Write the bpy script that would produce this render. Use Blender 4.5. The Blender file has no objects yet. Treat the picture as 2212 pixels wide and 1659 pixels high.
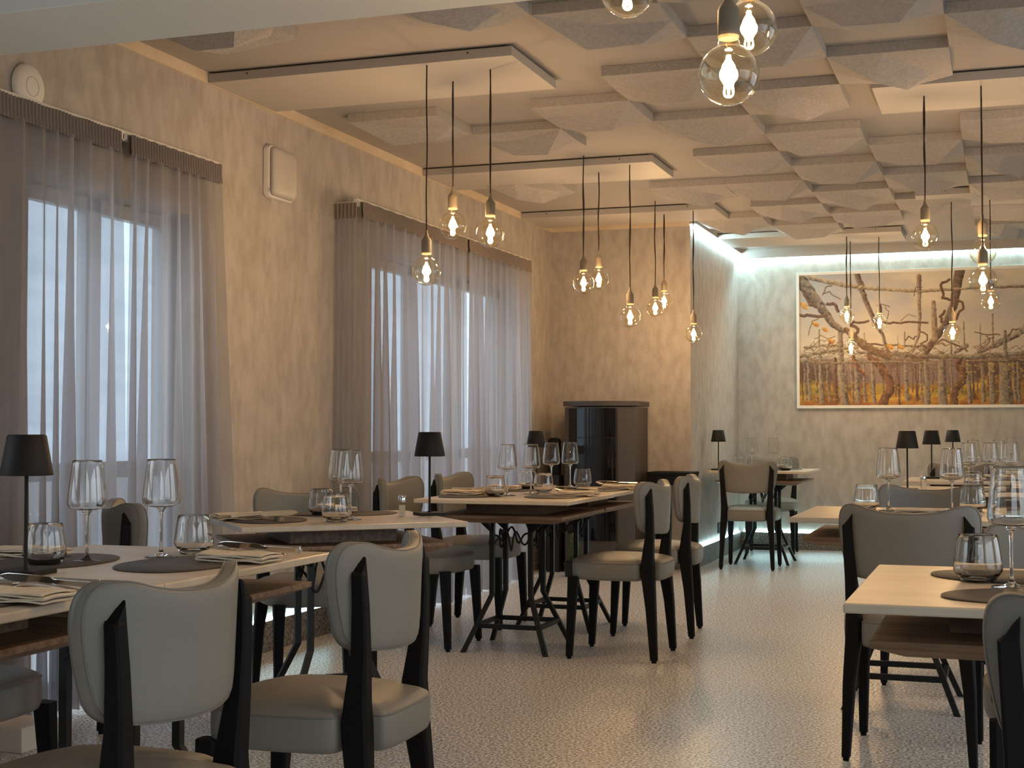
import bpy, bmesh, math, random
import numpy as np
from mathutils import Vector, Matrix, noise
from mathutils.geometry import delaunay_2d_cdt
random.seed(7)
S = bpy.context.scene
COL = S.collection
PI = math.pi
R = math.radians

# ------------------------------------------------------------------ camera
cam = bpy.data.cameras.new('camera')
camo = bpy.data.objects.new('camera', cam)
COL.objects.link(camo)
S.camera = camo
cam.sensor_fit = 'HORIZONTAL'
cam.sensor_width = 36.0
cam.lens = 36.0 * 3065.0 / 2212.0
cam.clip_start = 0.05
camo.location = (0, 0, 1.095)
camo.rotation_euler = (PI / 2 + 0.0311, 0, 0.3337)

# ------------------------------------------------------------------ world, view
W = bpy.data.worlds.new('sky')
S.world = W
W.use_nodes = True
wn = W.node_tree.nodes
wl = W.node_tree.links
bg = wn['Background']
tc = wn.new('ShaderNodeTexCoord')
sp = wn.new('ShaderNodeSeparateXYZ')
rp = wn.new('ShaderNodeValToRGB')
wl.new(tc.outputs['Generated'], sp.inputs[0])
wl.new(sp.outputs['Z'], rp.inputs[0])
rp.color_ramp.elements[0].position = 0.0
rp.color_ramp.elements[0].color = (0.34, 0.38, 0.42, 1)
rp.color_ramp.elements[1].position = 0.25
rp.color_ramp.elements[1].color = (0.85, 0.92, 1.0, 1)
wl.new(rp.outputs[0], bg.inputs[0])
bg.inputs[1].default_value = 3.6
S.view_settings.view_transform = 'Standard'
S.view_settings.look = 'None'
S.view_settings.gamma = 1
S.view_settings.use_curve_mapping = False
S.view_settings.exposure = 0.2
S.cycles.max_bounces = 13
S.cycles.diffuse_bounces = 4
S.cycles.glossy_bounces = 4
S.cycles.transmission_bounces = 12
S.cycles.transparent_max_bounces = 24
S.cycles.caustics_reflective = False
S.cycles.caustics_refractive = False
S.cycles.sample_clamp_indirect = 4.0
S.cycles.use_denoising = True

BULB_W = 8.6        # watts of each filament bulb
LED_E = 85.0
LED_COL = (0.55, 0.92, 1.0)
WARM = (1.0, 0.64, 0.35)

def portal(name, loc, sx, sy, rot):
    l = bpy.data.lights.new(name, 'AREA')
    l.shape = 'RECTANGLE'
    l.size = sx
    l.size_y = sy
    l.cycles.is_portal = True
    o = bpy.data.objects.new(name, l)
    o.location = loc
    o.rotation_euler = rot
    COL.objects.link(o)

portal('window_portal', (-3.66, 4.97, 1.03), 2.05, 1.15, (0, -PI / 2, 0))
portal('window_portal', (-3.66, 8.72, 1.08), 2.1, 2.55, (0, -PI / 2, 0))
portal('window_portal', (1.5, -1.7, 1.35), 2.6, 2.1, (-PI / 2, 0, 0))
portal('window_portal', (-3.66, 1.7, 1.25), 1.9, 1.8, (0, -PI / 2, 0))
portal('window_portal', (3.63, 1.25, 1.3), 2.2, 3.5, (0, PI / 2, 0))
portal('window_portal', (3.63, 5.75, 1.3), 2.2, 3.5, (0, PI / 2, 0))

# ------------------------------------------------------------------ room numbers
XL, XR, XS = -3.44, 3.4, -2.30
YN, YB, YF = -1.5, 10.88, 12.98
ZC, ZB = 2.725, 2.675

# ------------------------------------------------------------------ materials
MATS = {}
def mat(name, col, rough=0.5, metal=0.0, spec=0.5, noise_amt=0.0, scale=20.0, col2=None, bump=0.0, bscale=None,
        stretch=(1, 1, 1), coat=0.0, detail=4.0, ramp=(0.35, 0.65), emit=None, estr=0.0):
    if name in MATS:
        return MATS[name]
    m = bpy.data.materials.new(name)
    MATS[name] = m
    m.use_nodes = True
    n, l = m.node_tree.nodes, m.node_tree.links
    b = n['Principled BSDF']
    b.inputs['Base Color'].default_value = (*col, 1)
    b.inputs['Roughness'].default_value = rough
    b.inputs['Metallic'].default_value = metal
    b.inputs['Specular IOR Level'].default_value = spec
    b.inputs['Coat Weight'].default_value = coat
    if emit:
        b.inputs['Emission Color'].default_value = (*emit, 1)
        b.inputs['Emission Strength'].default_value = estr
    if col2 or bump:
        t = n.new('ShaderNodeTexCoord')
        mp = n.new('ShaderNodeMapping')
        mp.inputs['Scale'].default_value = stretch
        l.new(t.outputs['Object'], mp.inputs[0])
        if col2:
            nz = n.new('ShaderNodeTexNoise')
            nz.inputs['Scale'].default_value = scale
            nz.inputs['Detail'].default_value = detail
            l.new(mp.outputs[0], nz.inputs['Vector'])
            r = n.new('ShaderNodeValToRGB')
            r.color_ramp.elements[0].position = ramp[0]
            r.color_ramp.elements[1].position = ramp[1]
            r.color_ramp.elements[0].color = (*col, 1)
            r.color_ramp.elements[1].color = (*col2, 1)
            l.new(nz.outputs['Fac'], r.inputs[0])
            l.new(r.outputs[0], b.inputs['Base Color'])
        if bump:
            nb = n.new('ShaderNodeTexNoise')
            nb.inputs['Scale'].default_value = bscale or scale
            nb.inputs['Detail'].default_value = 3
            l.new(mp.outputs[0], nb.inputs['Vector'])
            bp = n.new('ShaderNodeBump')
            bp.inputs['Strength'].default_value = bump
            bp.inputs['Distance'].default_value = 0.01
            l.new(nb.outputs['Fac'], bp.inputs['Height'])
            l.new(bp.outputs[0], b.inputs['Normal'])
    return m

def thin_glass(name, tint=(0.96, 0.97, 0.97), ior=1.5, amount=1.0, rim=0.6):
    m = bpy.data.materials.new(name)
    MATS[name] = m
    m.use_nodes = True
    n, l = m.node_tree.nodes, m.node_tree.links
    n.remove(n['Principled BSDF'])
    out = n['Material Output']
    tr = n.new('ShaderNodeBsdfTransparent')
    gl = n.new('ShaderNodeBsdfGlossy')
    gl.inputs['Roughness'].default_value = 0.01
    gl.inputs['Color'].default_value = (1, 1, 1, 1)
    lw = n.new('ShaderNodeLayerWeight')
    lw.inputs['Blend'].default_value = 0.5
    # facing colour: the wall of the glass looks thicker, so darker, at its rims
    rc = n.new('ShaderNodeValToRGB')
    rc.color_ramp.elements[0].position = 0.75
    rc.color_ramp.elements[0].color = (*tint, 1)
    rc.color_ramp.elements[1].position = 1.0
    rc.color_ramp.elements[1].color = (*[c * rim for c in tint], 1)
    l.new(lw.outputs['Facing'], rc.inputs[0])
    l.new(rc.outputs[0], tr.inputs['Color'])
    pw = n.new('ShaderNodeMath')
    pw.operation = 'POWER'
    pw.inputs[1].default_value = ior * 2.4
    l.new(lw.outputs['Facing'], pw.inputs[0])
    mx = n.new('ShaderNodeMixShader')
    ml = n.new('ShaderNodeMath')
    ml.operation = 'MULTIPLY_ADD'
    ml.use_clamp = True
    ml.inputs[1].default_value = 0.55 * amount
    ml.inputs[2].default_value = 0.035 * amount
    l.new(pw.outputs[0], ml.inputs[0])
    l.new(ml.outputs[0], mx.inputs[0])
    l.new(tr.outputs[0], mx.inputs[1])
    l.new(gl.outputs[0], mx.inputs[2])
    l.new(mx.outputs[0], out.inputs['Surface'])
    return m

M_plaster = mat('wall_plaster', (0.375, 0.332, 0.288), 0.75, col2=(0.470, 0.424, 0.374), scale=17, detail=12,
                ramp=(0.36, 0.64), bump=0.35, bscale=45, stretch=(1, 1, 0.45))
M_ceil = mat('ceiling_paint', (0.385, 0.352, 0.322), 0.85, bump=0.05, bscale=60)
M_panel = mat('panel_paint', (0.485, 0.446, 0.405), 0.5, bump=0.02, bscale=20)
M_tile = mat('felt_tile', (0.385, 0.352, 0.322), 0.95, col2=(0.445, 0.41, 0.378), scale=60, bump=0.5, bscale=90)
M_beam = mat('beam_paint', (0.84, 0.85, 0.79), 0.7, bump=0.05, bscale=60)
M_trim = mat('trim_paint', (0.62, 0.50, 0.35), 0.8, col2=(0.68, 0.56, 0.41), scale=8)
M_floor = mat('speckled_floor', (0.20, 0.192, 0.185), 0.33, spec=0.5, col2=(0.98, 0.96, 0.93), scale=95, detail=5,
              ramp=(0.41, 0.59), bump=0.03, bscale=110)
M_granite = mat('granite', (0.045, 0.035, 0.03), 0.45, col2=(0.36, 0.31, 0.26), scale=90, detail=3, ramp=(0.38, 0.7))
M_leather = mat('taupe_leather', (0.215, 0.200, 0.172), 0.48, spec=0.4, bump=0.04, bscale=160)
M_pipe = mat('leather_piping', (0.18, 0.165, 0.14), 0.5)
M_blackwood = mat('black_wood', (0.007, 0.0065, 0.0065), 0.6, spec=0.14, bump=0.08, bscale=60, stretch=(1, 1, 0.1))
M_blackmetal = mat('black_metal', (0.010, 0.010, 0.011), 0.45, spec=0.3, bump=0.05, bscale=60)
M_lampblack = mat('lamp_black', (0.012, 0.011, 0.0105), 0.6, spec=0.3, bump=0.03, bscale=90)
M_stone = mat('sand_stone_top', (0.55, 0.455, 0.335), 0.36, spec=0.45, col2=(0.64, 0.55, 0.43), scale=5.0, detail=8,
              ramp=(0.3, 0.7), stretch=(1, 3, 1))
M_oak = mat('brown_oak', (0.13, 0.068, 0.032), 0.5, col2=(0.26, 0.155, 0.085), scale=6, detail=5, stretch=(1, 8, 8),
            bump=0.08, bscale=20)
M_oakedge = M_oak
M_matd = mat('placemat_leather', (0.062, 0.053, 0.045), 0.55, spec=0.4, bump=0.04, bscale=120)
M_napkin = mat('napkin_cotton', (0.70, 0.58, 0.42), 0.9, col2=(0.76, 0.645, 0.49), scale=30, bump=0.15, bscale=250)
M_steel = mat('cutlery_steel', (0.82, 0.79, 0.74), 0.24, 1.0, bump=0.01, bscale=30)
M_rest = mat('cutlery_rest_wood', (0.30, 0.19, 0.10), 0.6, col2=(0.38, 0.25, 0.14), scale=20, stretch=(1, 8, 1))
M_white = mat('white_plastic', (0.74, 0.69, 0.63), 0.45, bump=0.01, bscale=40)
M_rail = mat('curtain_rail_white', (0.72, 0.68, 0.60), 0.4, bump=0.01, bscale=40)
M_socket = mat('socket_taupe', (0.25, 0.20, 0.14), 0.6, bump=0.02, bscale=90)
M_cord = mat('cord_cloth', (0.035, 0.022, 0.015), 0.85, bump=0.2, bscale=900)
M_brass = mat('bulb_cap', (0.75, 0.5, 0.2), 0.3, 0.8, emit=(1, 0.6, 0.2), estr=0.6)
M_fil = mat('bulb_filament', (1, 0.7, 0.3), 0.5, emit=(1.0, 0.66, 0.27), estr=80)
M_led = mat('led_strip', (0.8, 0.9, 0.9), 0.5, emit=LED_COL, estr=LED_E)
M_ledlow = mat('led_strip_low', (0.8, 0.9, 0.9), 0.5, emit=LED_COL, estr=LED_E * 0.32)
M_frame = mat('picture_frame', (0.80, 0.76, 0.68), 0.5, bump=0.02, bscale=30)
M_winf = mat('window_frame_grey', (0.45, 0.46, 0.46), 0.4, bump=0.01, bscale=30)
M_stovebody = mat('stove_brown_enamel', (0.06, 0.049, 0.041), 0.45, bump=0.03, bscale=50)
M_stoveglass = mat('stove_black_glass', (0.006, 0.006, 0.007), 0.04, spec=0.6, bump=0.003, bscale=3)
M_salt = mat('salt_grains', (0.78, 0.70, 0.56), 0.9, bump=0.4, bscale=400)
M_chrome = mat('chrome', (0.75, 0.74, 0.72), 0.1, 1.0, bump=0.005, bscale=20)
M_green = mat('cactus_green', (0.015, 0.028, 0.008), 0.6, col2=(0.06, 0.085, 0.02), scale=40, bump=0.3, bscale=80)
M_pave = mat('terrace_paving', (0.42, 0.43, 0.43), 0.8, col2=(0.5, 0.5, 0.5), scale=6)
M_screw = mat('screw_dark', (0.05, 0.03, 0.02), 0.5, bump=0.01, bscale=40)
M_glass = thin_glass('clear_glass', (0.985, 0.985, 0.985), 1.5, 1.5, 0.35)
M_thick = thin_glass('thick_glass', (0.95, 0.955, 0.95), 0.6, 1.5, 0.5)
M_bulbglass = thin_glass('amber_glass', (1.0, 0.955, 0.83), 1.2, 1.9, 0.35)
M_pane = thin_glass('window_glass', (0.95, 0.97, 0.97), 1.4, 0.8)
# solid glass for the stems and heavy bases
M_solid = bpy.data.materials.new('solid_glass')
M_solid.use_nodes = True
_b = M_solid.node_tree.nodes['Principled BSDF']
_b.inputs['Transmission Weight'].default_value = 1.0
_b.inputs['Roughness'].default_value = 0.0
_b.inputs['IOR'].default_value = 1.5
_b.inputs['Base Color'].default_value = (0.98, 0.98, 0.97, 1)

def sheer(name, col, tpar, ttrans):
    m = bpy.data.materials.new(name)
    m.use_nodes = True
    n, l = m.node_tree.nodes, m.node_tree.links
    n.remove(n['Principled BSDF'])
    out = n['Material Output']
    tcx = n.new('ShaderNodeTexCoord')
    mp = n.new('ShaderNodeMapping')
    mp.inputs['Scale'].default_value = (6, 6, 0.5)
    nz = n.new('ShaderNodeTexNoise')
    nz.inputs['Scale'].default_value = 8
    l.new(tcx.outputs['Object'], mp.inputs[0])
    l.new(mp.outputs[0], nz.inputs['Vector'])
    rc = n.new('ShaderNodeValToRGB')
    rc.color_ramp.elements[0].color = (*[c * 0.85 for c in col], 1)
    rc.color_ramp.elements[1].color = (*[c * 1.1 for c in col], 1)
    l.new(nz.outputs['Fac'], rc.inputs[0])
    df = n.new('ShaderNodeBsdfDiffuse')
    tl = n.new('ShaderNodeBsdfTranslucent')
    tp = n.new('ShaderNodeBsdfTransparent')
    tp.inputs['Color'].default_value = (0.92, 0.94, 1.0, 1)
    l.new(rc.outputs[0], df.inputs[0])
    tl.inputs[0].default_value = (0.66, 0.67, 0.73, 1)
    m1 = n.new('ShaderNodeMixShader')
    m1.inputs[0].default_value = ttrans
    l.new(df.outputs[0], m1.inputs[1])
    l.new(tl.outputs[0], m1.inputs[2])
    # a woven sheer closes up when it is seen along its surface
    lw = n.new('ShaderNodeLayerWeight')
    lw.inputs['Blend'].default_value = 0.35
    mr = n.new('ShaderNodeMapRange')
    mr.inputs['From Min'].default_value = 0.0
    mr.inputs['From Max'].default_value = 0.7
    mr.inputs['To Min'].default_value = tpar
    mr.inputs['To Max'].default_value = 0.0
    l.new(lw.outputs['Facing'], mr.inputs['Value'])
    m2 = n.new('ShaderNodeMixShader')
    l.new(mr.outputs[0], m2.inputs[0])
    l.new(m1.outputs[0], m2.inputs[1])
    l.new(tp.outputs[0], m2.inputs[2])
    l.new(m2.outputs[0], out.inputs['Surface'])
    MATS[name] = m
    return m
M_sheer = sheer('sheer_curtain', (0.36, 0.34, 0.33), 0.44, 0.50)
M_header = mat('curtain_header_cloth', (0.23, 0.19, 0.165), 0.9, bump=0.2, bscale=200)

# ------------------------------------------------------------------ mesh helpers
class MB:
    def __init__(self):
        self.v = []
        self.f = []
    def add(self, vs, fs):
        o = len(self.v)
        self.v += [tuple(p) for p in vs]
        self.f += [tuple(i + o for i in f) for f in fs]
        return self
    def box(self, x0, x1, y0, y1, z0, z1, M=None):
        p = [(x, y, z) for z in (z0, z1) for y in (y0, y1) for x in (x0, x1)]
        if M:
            p = [M @ Vector(q) for q in p]
        return self.add(p, [(0, 2, 3, 1), (4, 5, 7, 6), (0, 1, 5, 4), (2, 6, 7, 3), (0, 4, 6, 2), (1, 3, 7, 5)])
    def loft(self, rings, cap=True, closed=True):
        n = len(rings[0])
        vs = [p for r in rings for p in r]
        fs = []
        for k in range(len(rings) - 1):
            for i in range(n if closed else n - 1):
                j = (i + 1) % n
                fs.append((k * n + i, k * n + j, (k + 1) * n + j, (k + 1) * n + i))
        if cap:
            fs.append(tuple(range(n))[::-1])
            fs.append(tuple((len(rings) - 1) * n + i for i in range(n)))
        return self.add(vs, fs)
    def lathe(self, prof, seg=32, M=None, cap=False):
        rings = []
        for r, z in prof:
            ring = [Vector((r * math.cos(2 * PI * i / seg), r * math.sin(2 * PI * i / seg), z)) for i in range(seg)]
            if M:
                ring = [M @ p for p in ring]
            rings.append(ring)
        return self.loft(rings, cap)
    def tube(self, path, r, seg=8, closed=False, square=False):
        path = [Vector(p) for p in path]
        n = len(path)
        rings = []
        up = Vector((0, 0, 1))
        prev = None
        for i in range(n):
            if closed:
                t = path[(i + 1) % n] - path[i - 1]
            else:
                t = path[min(i + 1, n - 1)] - path[max(i - 1, 0)]
            t.normalize()
            if prev is None:
                a = t.cross(up)
                if a.length < 0.05:
                    a = t.cross(Vector((0, 1, 0)))
            else:
                a = prev - t * prev.dot(t)
            a.normalize()
            prev = a
            b = t.cross(a)
            rr = r[i] if isinstance(r, (list, tuple)) else r
            rings.append([path[i] + a * rr * math.cos(2 * PI * (k + .5) / seg) + b * rr * math.sin(2 * PI * (k + .5) / seg)
                          for k in range(seg)])
        if closed:
            rings.append(rings[0])
        return self.loft(rings, cap=not closed)
    def build(self, name, m, parent=None, smooth=False, bevel=0.0, seg=2, fix=True):
        me = bpy.data.meshes.new(name)
        me.from_pydata(self.v, [], self.f)
        if fix:
            bm = bmesh.new()
            bm.from_mesh(me)
            bmesh.ops.recalc_face_normals(bm, faces=bm.faces)
            bm.to_mesh(me)
            bm.free()
        me.materials.append(m)
        if smooth:
            me.polygons.foreach_set('use_smooth', [True] * len(me.polygons))
            if smooth != 'all':
                me.set_sharp_from_angle(angle=R(40))
        o = bpy.data.objects.new(name, me)
        COL.objects.link(o)
        if parent:
            o.parent = parent
        if bevel:
            b = o.modifiers.new('bevel', 'BEVEL')
            b.width = bevel
            b.segments = seg
            b.limit_method = 'ANGLE'
        return o

def crom(pts, n=6, closed=False):
    P = [Vector(p) for p in pts]
    out = []
    m = len(P)
    for i in range(m if closed else m - 1):
        p0, p1, p2, p3 = (P[(i + k - 1) % m] if closed else P[min(max(i + k - 1, 0), m - 1)] for k in range(4))
        for j in range(n):
            t = j / n
            out.append(0.5 * ((2 * p1) + (-p0 + p2) * t + (2 * p0 - 5 * p1 + 4 * p2 - p3) * t * t + (-p0 + 3 * p1 - 3 * p2 + p3) * t ** 3))
    if not closed:
        out.append(P[-1])
    return out

def empty(name, loc=(0, 0, 0), rz=0.0):
    o = bpy.data.objects.new(name, None)
    o.location = loc
    o.rotation_euler = (0, 0, rz)
    o.empty_display_size = 0.1
    COL.objects.link(o)
    return o

def tag(o, label, cat, group=None, kind=None):
    o['label'] = label
    o['category'] = cat
    if group:
        o['group'] = group
    elif 'group' in o:
        del o['group']
    if kind:
        o['kind'] = kind
    return o

def struct(o):
    o['kind'] = 'structure'
    return o

def copy_tree(o, parent=None):
    c = o.copy()
    COL.objects.link(c)
    c.parent = parent
    for ch in list(o.children):
        copy_tree(ch, c)
    return c

PROTO = {}
def place(kind, loc, rz, label, cat, group, rot=None):
    root, used = PROTO[kind]
    if used:
        root = copy_tree(root)
    PROTO[kind] = (PROTO[kind][0], True)
    root.location = loc
    root.rotation_euler = rot if rot else (0, 0, rz)
    tag(root, label, cat, group)
    return root

# ------------------------------------------------------------------ room shell
T = 0.22
b = MB().box(XL - T, XR + T, YN - T, YF + T, -0.12, 0)
struct(b.build('floor', M_floor))
b = MB().box(XL - T, XR + T, YN - T, YF + T, ZC, ZC + 0.12)
struct(b.build('ceiling', M_ceil))

def holed_wall(u0, u1, z0, z1, holes, emit):
    """emit(u0,u1,z0,z1) for every solid patch round the holes"""
    us = sorted({u0, u1, *[h[0] for h in holes], *[h[1] for h in holes]})
    zs = sorted({z0, z1, *[h[2] for h in holes], *[h[3] for h in holes]})
    for a, c in zip(us, us[1:]):
        for d, e in zip(zs, zs[1:]):
            um, zm = (a + c) / 2, (d + e) / 2
            if not any(h[0] < um < h[1] and h[2] < zm < h[3] for h in holes):
                emit(a, c, d, e)

WIN1 = (4.40, 5.55, 0.0, 2.05)
WIN2 = (7.45, 10.0, 0.0, 2.12)
b = MB()
WIN_ADDED_L = (0.8, 2.6, 0.3, 2.2)  # unseen window, added for cool light on the beam and front table
holed_wall(YN - T, YF + T, 0, ZC, [WIN_ADDED_L, WIN1, WIN2], lambda a, c, d, e: b.box(XL - T, XL, a, c, d, e))
struct(b.build('wall_left', M_plaster))
struct(MB().box(XL, XS, YB, YB + 0.15, 0, ZC).build('wall_back', M_plaster))
struct(MB().box(XS - 0.12, XS, YB + 0.15, YF, 0, ZC).build('wall_recess', M_plaster))
struct(MB().box(XS - 0.12, XR + T, YF, YF + T, 0, ZC).build('wall_far', M_plaster))
b = MB()
WINS_ADDED_R = [(-0.5, 3.0, 0.2, 2.4), (4.0, 7.5, 0.2, 2.4)]  # unseen windows, added to bring neutral fill from the right
holed_wall(YN - T, YF, 0, ZC, WINS_ADDED_R, lambda a, c, d, e: b.box(XR, XR + T, a, c, d, e))
struct(b.build('wall_right', M_plaster))
WIN_ADDED_N = (0.2, 2.8, 0.3, 2.4)  # unseen window behind the camera, added for cool fill light
b = MB()
holed_wall(XL, XR, 0, ZC, [WIN_ADDED_N], lambda a, c, d, e: b.box(a, c, YN - T, YN, d, e))
struct(b.build('wall_front', M_plaster))
# beam across the ceiling near the camera
struct(MB().box(XL, XR, 3.33, 3.71, 2.282, ZC).build('trim_1', M_beam, bevel=0.004))
# ceiling edge strips
struct(MB().box(XL, XL + 0.012, 3.71, YB, ZB - 0.002, ZC).build('trim_2', M_trim))
struct(MB().box(XL + 0.012, XS - 0.001, YB - 0.012, YB, ZB - 0.002, ZC).build('trim_3', M_trim))
struct(MB().box(XS, XS + 0.05, YB - 0.02, YF - 0.001, ZB + 0.012, ZC).build('trim_4', M_ceil))
struct(MB().box(XS + 0.05, XR, YF - 0.09, YF - 0.05, ZB - 0.03, ZC).build('trim_5', M_ceil))
# granite skirting
HB = 0.15
b = MB()
for a, c in ((YN, WIN1[0] - 0.02), (WIN1[1] + 0.02, WIN2[0] - 0.02), (WIN2[1] + 0.02, YB - 0.03)):
    b.box(XL, XL + 0.025, a, c, 0, HB)
struct(b.build('baseboard_left', M_granite, bevel=0.002))
struct(MB().box(XL, XS + 0.025, YB - 0.025, YB, 0, HB).build('baseboard_back', M_granite, bevel=0.002))
struct(MB().box(XS, XS + 0.025, YB, YF - 0.026, 0, HB).build('baseboard_recess', M_granite, bevel=0.002))
struct(MB().box(XS, XR, YF - 0.025, YF, 0, HB).build('baseboard_far', M_granite, bevel=0.002))
struct(MB().box(XR - 0.025, XR, YN, YF - 0.026, 0, HB).build('baseboard_right', M_granite, bevel=0.002))

# LED strips: real light lines lying on the skirting and under the ceiling edge
def led(name, bx, label):
    o = MB().box(*bx).build(name, M_led if bx[4] > 1 else M_ledlow)
    tag(o, label, 'light strip', 'cold white light lines along the walls')
led('led_strip', (XL + 0.001, XL + 0.012, WIN1[1] + 0.25, WIN2[0] - 0.55, HB + 0.001, HB + 0.012), 'cold white light line on the granite skirting between the two windows')
led('led_strip', (XS + 0.002, XS + 0.013, YB + 0.02, YF - 0.05, HB + 0.001, HB + 0.012), 'cold white light line on the skirting beside the black side table')
led('led_strip', (XS + 0.05, XR - 0.1, YF - 0.013, YF - 0.002, HB + 0.001, HB + 0.012), 'cold white light line on the skirting under the vineyard painting')
led('led_strip', (XS + 0.002, XS + 0.018, YB + 0.01, YF - 0.03, ZB - 0.012, ZB + 0.006), 'cold white light line under the ceiling along the short recess wall')
led('led_strip', (XS + 0.03, XR - 0.05, YF - 0.020, YF - 0.003, ZB - 0.012, ZB + 0.006), 'cold white light line under the ceiling above the vineyard painting')

# windows: two curtained ones, the rest unseen and added for fill light
def window(name, y0, y1, z0, z1, xs, mull, rail):
    f = MB()
    w = 0.06
    x0, x1 = xs
    f.box(x0, x1, y0, y0 + w, z0, z1); f.box(x0, x1, y1 - w, y1, z0, z1)
    f.box(x0, x1, y0, y1, z0, z0 + 0.09); f.box(x0, x1, y0, y1, z1 - w, z1)
    for m in mull:
        f.box(x0, x1, m - 0.05, m + 0.05, z0, z1)
    f.box(x0, x1, y0, y1, rail - 0.035, rail + 0.035)
    o = struct(f.build(name, M_winf, bevel=0.003))
    MB().box((x0 + x1) / 2 - 0.003, (x0 + x1) / 2 + 0.003, y0 + 0.03, y1 - 0.03, z0 + 0.05, z1 - 0.03).build('pane', M_pane, o)
    return o
window('window_1', WIN1[0], WIN1[1], 0.005, WIN1[3], (-3.61, -3.56), [(WIN1[0] + WIN1[1]) / 2], 0.92)
window('window_2', WIN2[0], WIN2[1], 0.005, WIN2[3], (-3.61, -3.56), [8.30, 9.15], 0.92)
window('window_6', WIN_ADDED_L[0], WIN_ADDED_L[1], WIN_ADDED_L[2], WIN_ADDED_L[3], (-3.61, -3.56), [1.7], 1.2)
f = MB()
for x in (0.2, 1.47, 2.74):
    f.box(x, x + 0.06, YN - 0.14, YN - 0.09, 0.3, 2.4)
f.box(0.2, 2.8, YN - 0.14, YN - 0.09, 0.3, 0.36); f.box(0.2, 2.8, YN - 0.14, YN - 0.09, 2.34, 2.4)
o = struct(f.build('window_3', M_winf))
MB().box(0.23, 2.77, YN - 0.118, YN - 0.112, 0.33, 2.37).build('pane', M_pane, o)
for k, (a, c, d, e) in enumerate(WINS_ADDED_R):
    f = MB()
    for y in (a, (a + c) / 2 - 0.03, c - 0.06):
        f.box(XR + 0.09, XR + 0.14, y, y + 0.06, d, e)
    f.box(XR + 0.09, XR + 0.14, a, c, d, d + 0.06); f.box(XR + 0.09, XR + 0.14, a, c, e - 0.06, e)
    o = struct(f.build('window_%d' % (k + 4), M_winf))  # added right-wall window, out of view
    MB().box(XR + 0.112, XR + 0.118, a + 0.03, c - 0.03, d + 0.03, e - 0.03).build('pane', M_pane, o)
# terrace outside the left windows, seen through the sheers
o = MB().box(-9, -3.67, 0, 16, -0.12, -0.03).build('terrace', M_pave); struct(o)
M_facade = mat('facade_boards', (0.50, 0.56, 0.60), 0.8, col2=(0.40, 0.46, 0.50), scale=1.2, detail=5, stretch=(0.6, 0.6, 5))
o = MB().box(-10.4, -10.0, 0, 30, -0.03, 6.5).build('added_facade', M_facade); struct(o)  # invented facade, put in to dim the sky behind the sheers
o = MB().box(-5.3, -5.15, 0, 16, -0.03, 0.86).build('terrace_parapet', M_pave); struct(o)

# ------------------------------------------------------------------ ceiling tiles
TB = ZC - 0.045
def tile_mesh(kind):
    g = 0.4985
    pts = [(0, 0, 0), (g, 0, 0), (g, g, 0), (0, g, 0)]
    edge = {0: [(0.5 * g, 0, 0.0), (g, 0.45 * g, 0.006), (0.60 * g, g, 0.026), (0, 0.55 * g, 0.004)],
            1: [(0.5 * g, 0, 0.0), (g, 0.6 * g, 0.004), (0.35 * g, g, 0.028), (0, 0.42 * g, 0.005)],
            2: [(0.45 * g, 0, 0.0), (g, 0.5 * g, 0.008), (0.72 * g, g, 0.022), (0, 0.5 * g, 0.002)]}[kind]
    inner = {0: [(0.30, 0.52, 0.052), (0.50, 0.30, 0.012), (0.74, 0.55, 0.045), (0.45, 0.78, 0.016), (0.14, 0.80, 0.006), (0.86, 0.84, 0.010)],
             1: [(0.70, 0.50, 0.054), (0.46, 0.26, 0.010), (0.28, 0.62, 0.042), (0.55, 0.80, 0.018), (0.85, 0.82, 0.005), (0.13, 0.86, 0.012)],
             2: [(0.36, 0.40, 0.048), (0.66, 0.34, 0.010), (0.62, 0.68, 0.055), (0.28, 0.76, 0.012), (0.86, 0.72, 0.008)]}[kind]
    P = pts + [(x, y, z * 1.3) for x, y, z in edge] + [(x * g, y * g, z * 1.6) for x, y, z in inner]
    order = [0, 4, 1, 5, 2, 6, 3, 7]
    r = delaunay_2d_cdt([Vector((p[0], p[1])) for p in P], [], [order], 1, 1e-5)
    vs, fs = r[0], r[2]
    top = [(v.x, v.y, -P[r[3][i][0]][2]) for i, v in enumerate(vs)]
    m = MB()
    m.add(top, [tuple(f) for f in fs])
    n0 = len(m.v)
    H = ZC - TB - 0.001
    for a, c in zip(order, order[1:] + order[:1]):
        pa, pc = P[a], P[c]
        m.add([(pa[0], pa[1], -pa[2]), (pc[0], pc[1], -pc[2]), (pc[0], pc[1], H), (pa[0], pa[1], H)], [(0, 1, 2, 3)])
    return m
tiles = [(-2, 1), (-2, 5), (-1, 6), (0, 1), (1, 2), (2, 1), (2, 3), (3, 2), (4, 1), (1, 4), (0, 5), (3, 4), (2, 5), (4, 3),
         (1, 6), (2, 7), (4, 7), (1, 8), (3, 8), (2, 9), (4, 9), (0, 10), (1, 10), (3, 10), (2, 11), (1, 12), (0, 13), (2, 13),
         (3, 12), (1, 14), (4, 13), (5, 8), (5, 10), (4, 15), (-2, 9), (5, 4), (5, 2), (4, 11)]
tile_pro = []
for k in range(3):
    tile_pro.append(tile_mesh(k).build('ceiling_tile', M_tile, fix=True))
colname = {-2: 'nearest the curtained wall', -1: 'second from the curtained wall', 0: 'third from the curtained wall', 1: 'fourth from the curtained wall',
           2: 'fifth from the curtained wall', 3: 'sixth from the curtained wall', 4: 'seventh from the curtained wall', 5: 'farthest right'}
ordn = ['nearest', 'second', 'third', 'fourth', 'fifth', 'sixth', 'seventh', 'eighth', 'ninth', 'tenth']
tiles.sort()
used = [False] * 3
cnt = {}
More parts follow.
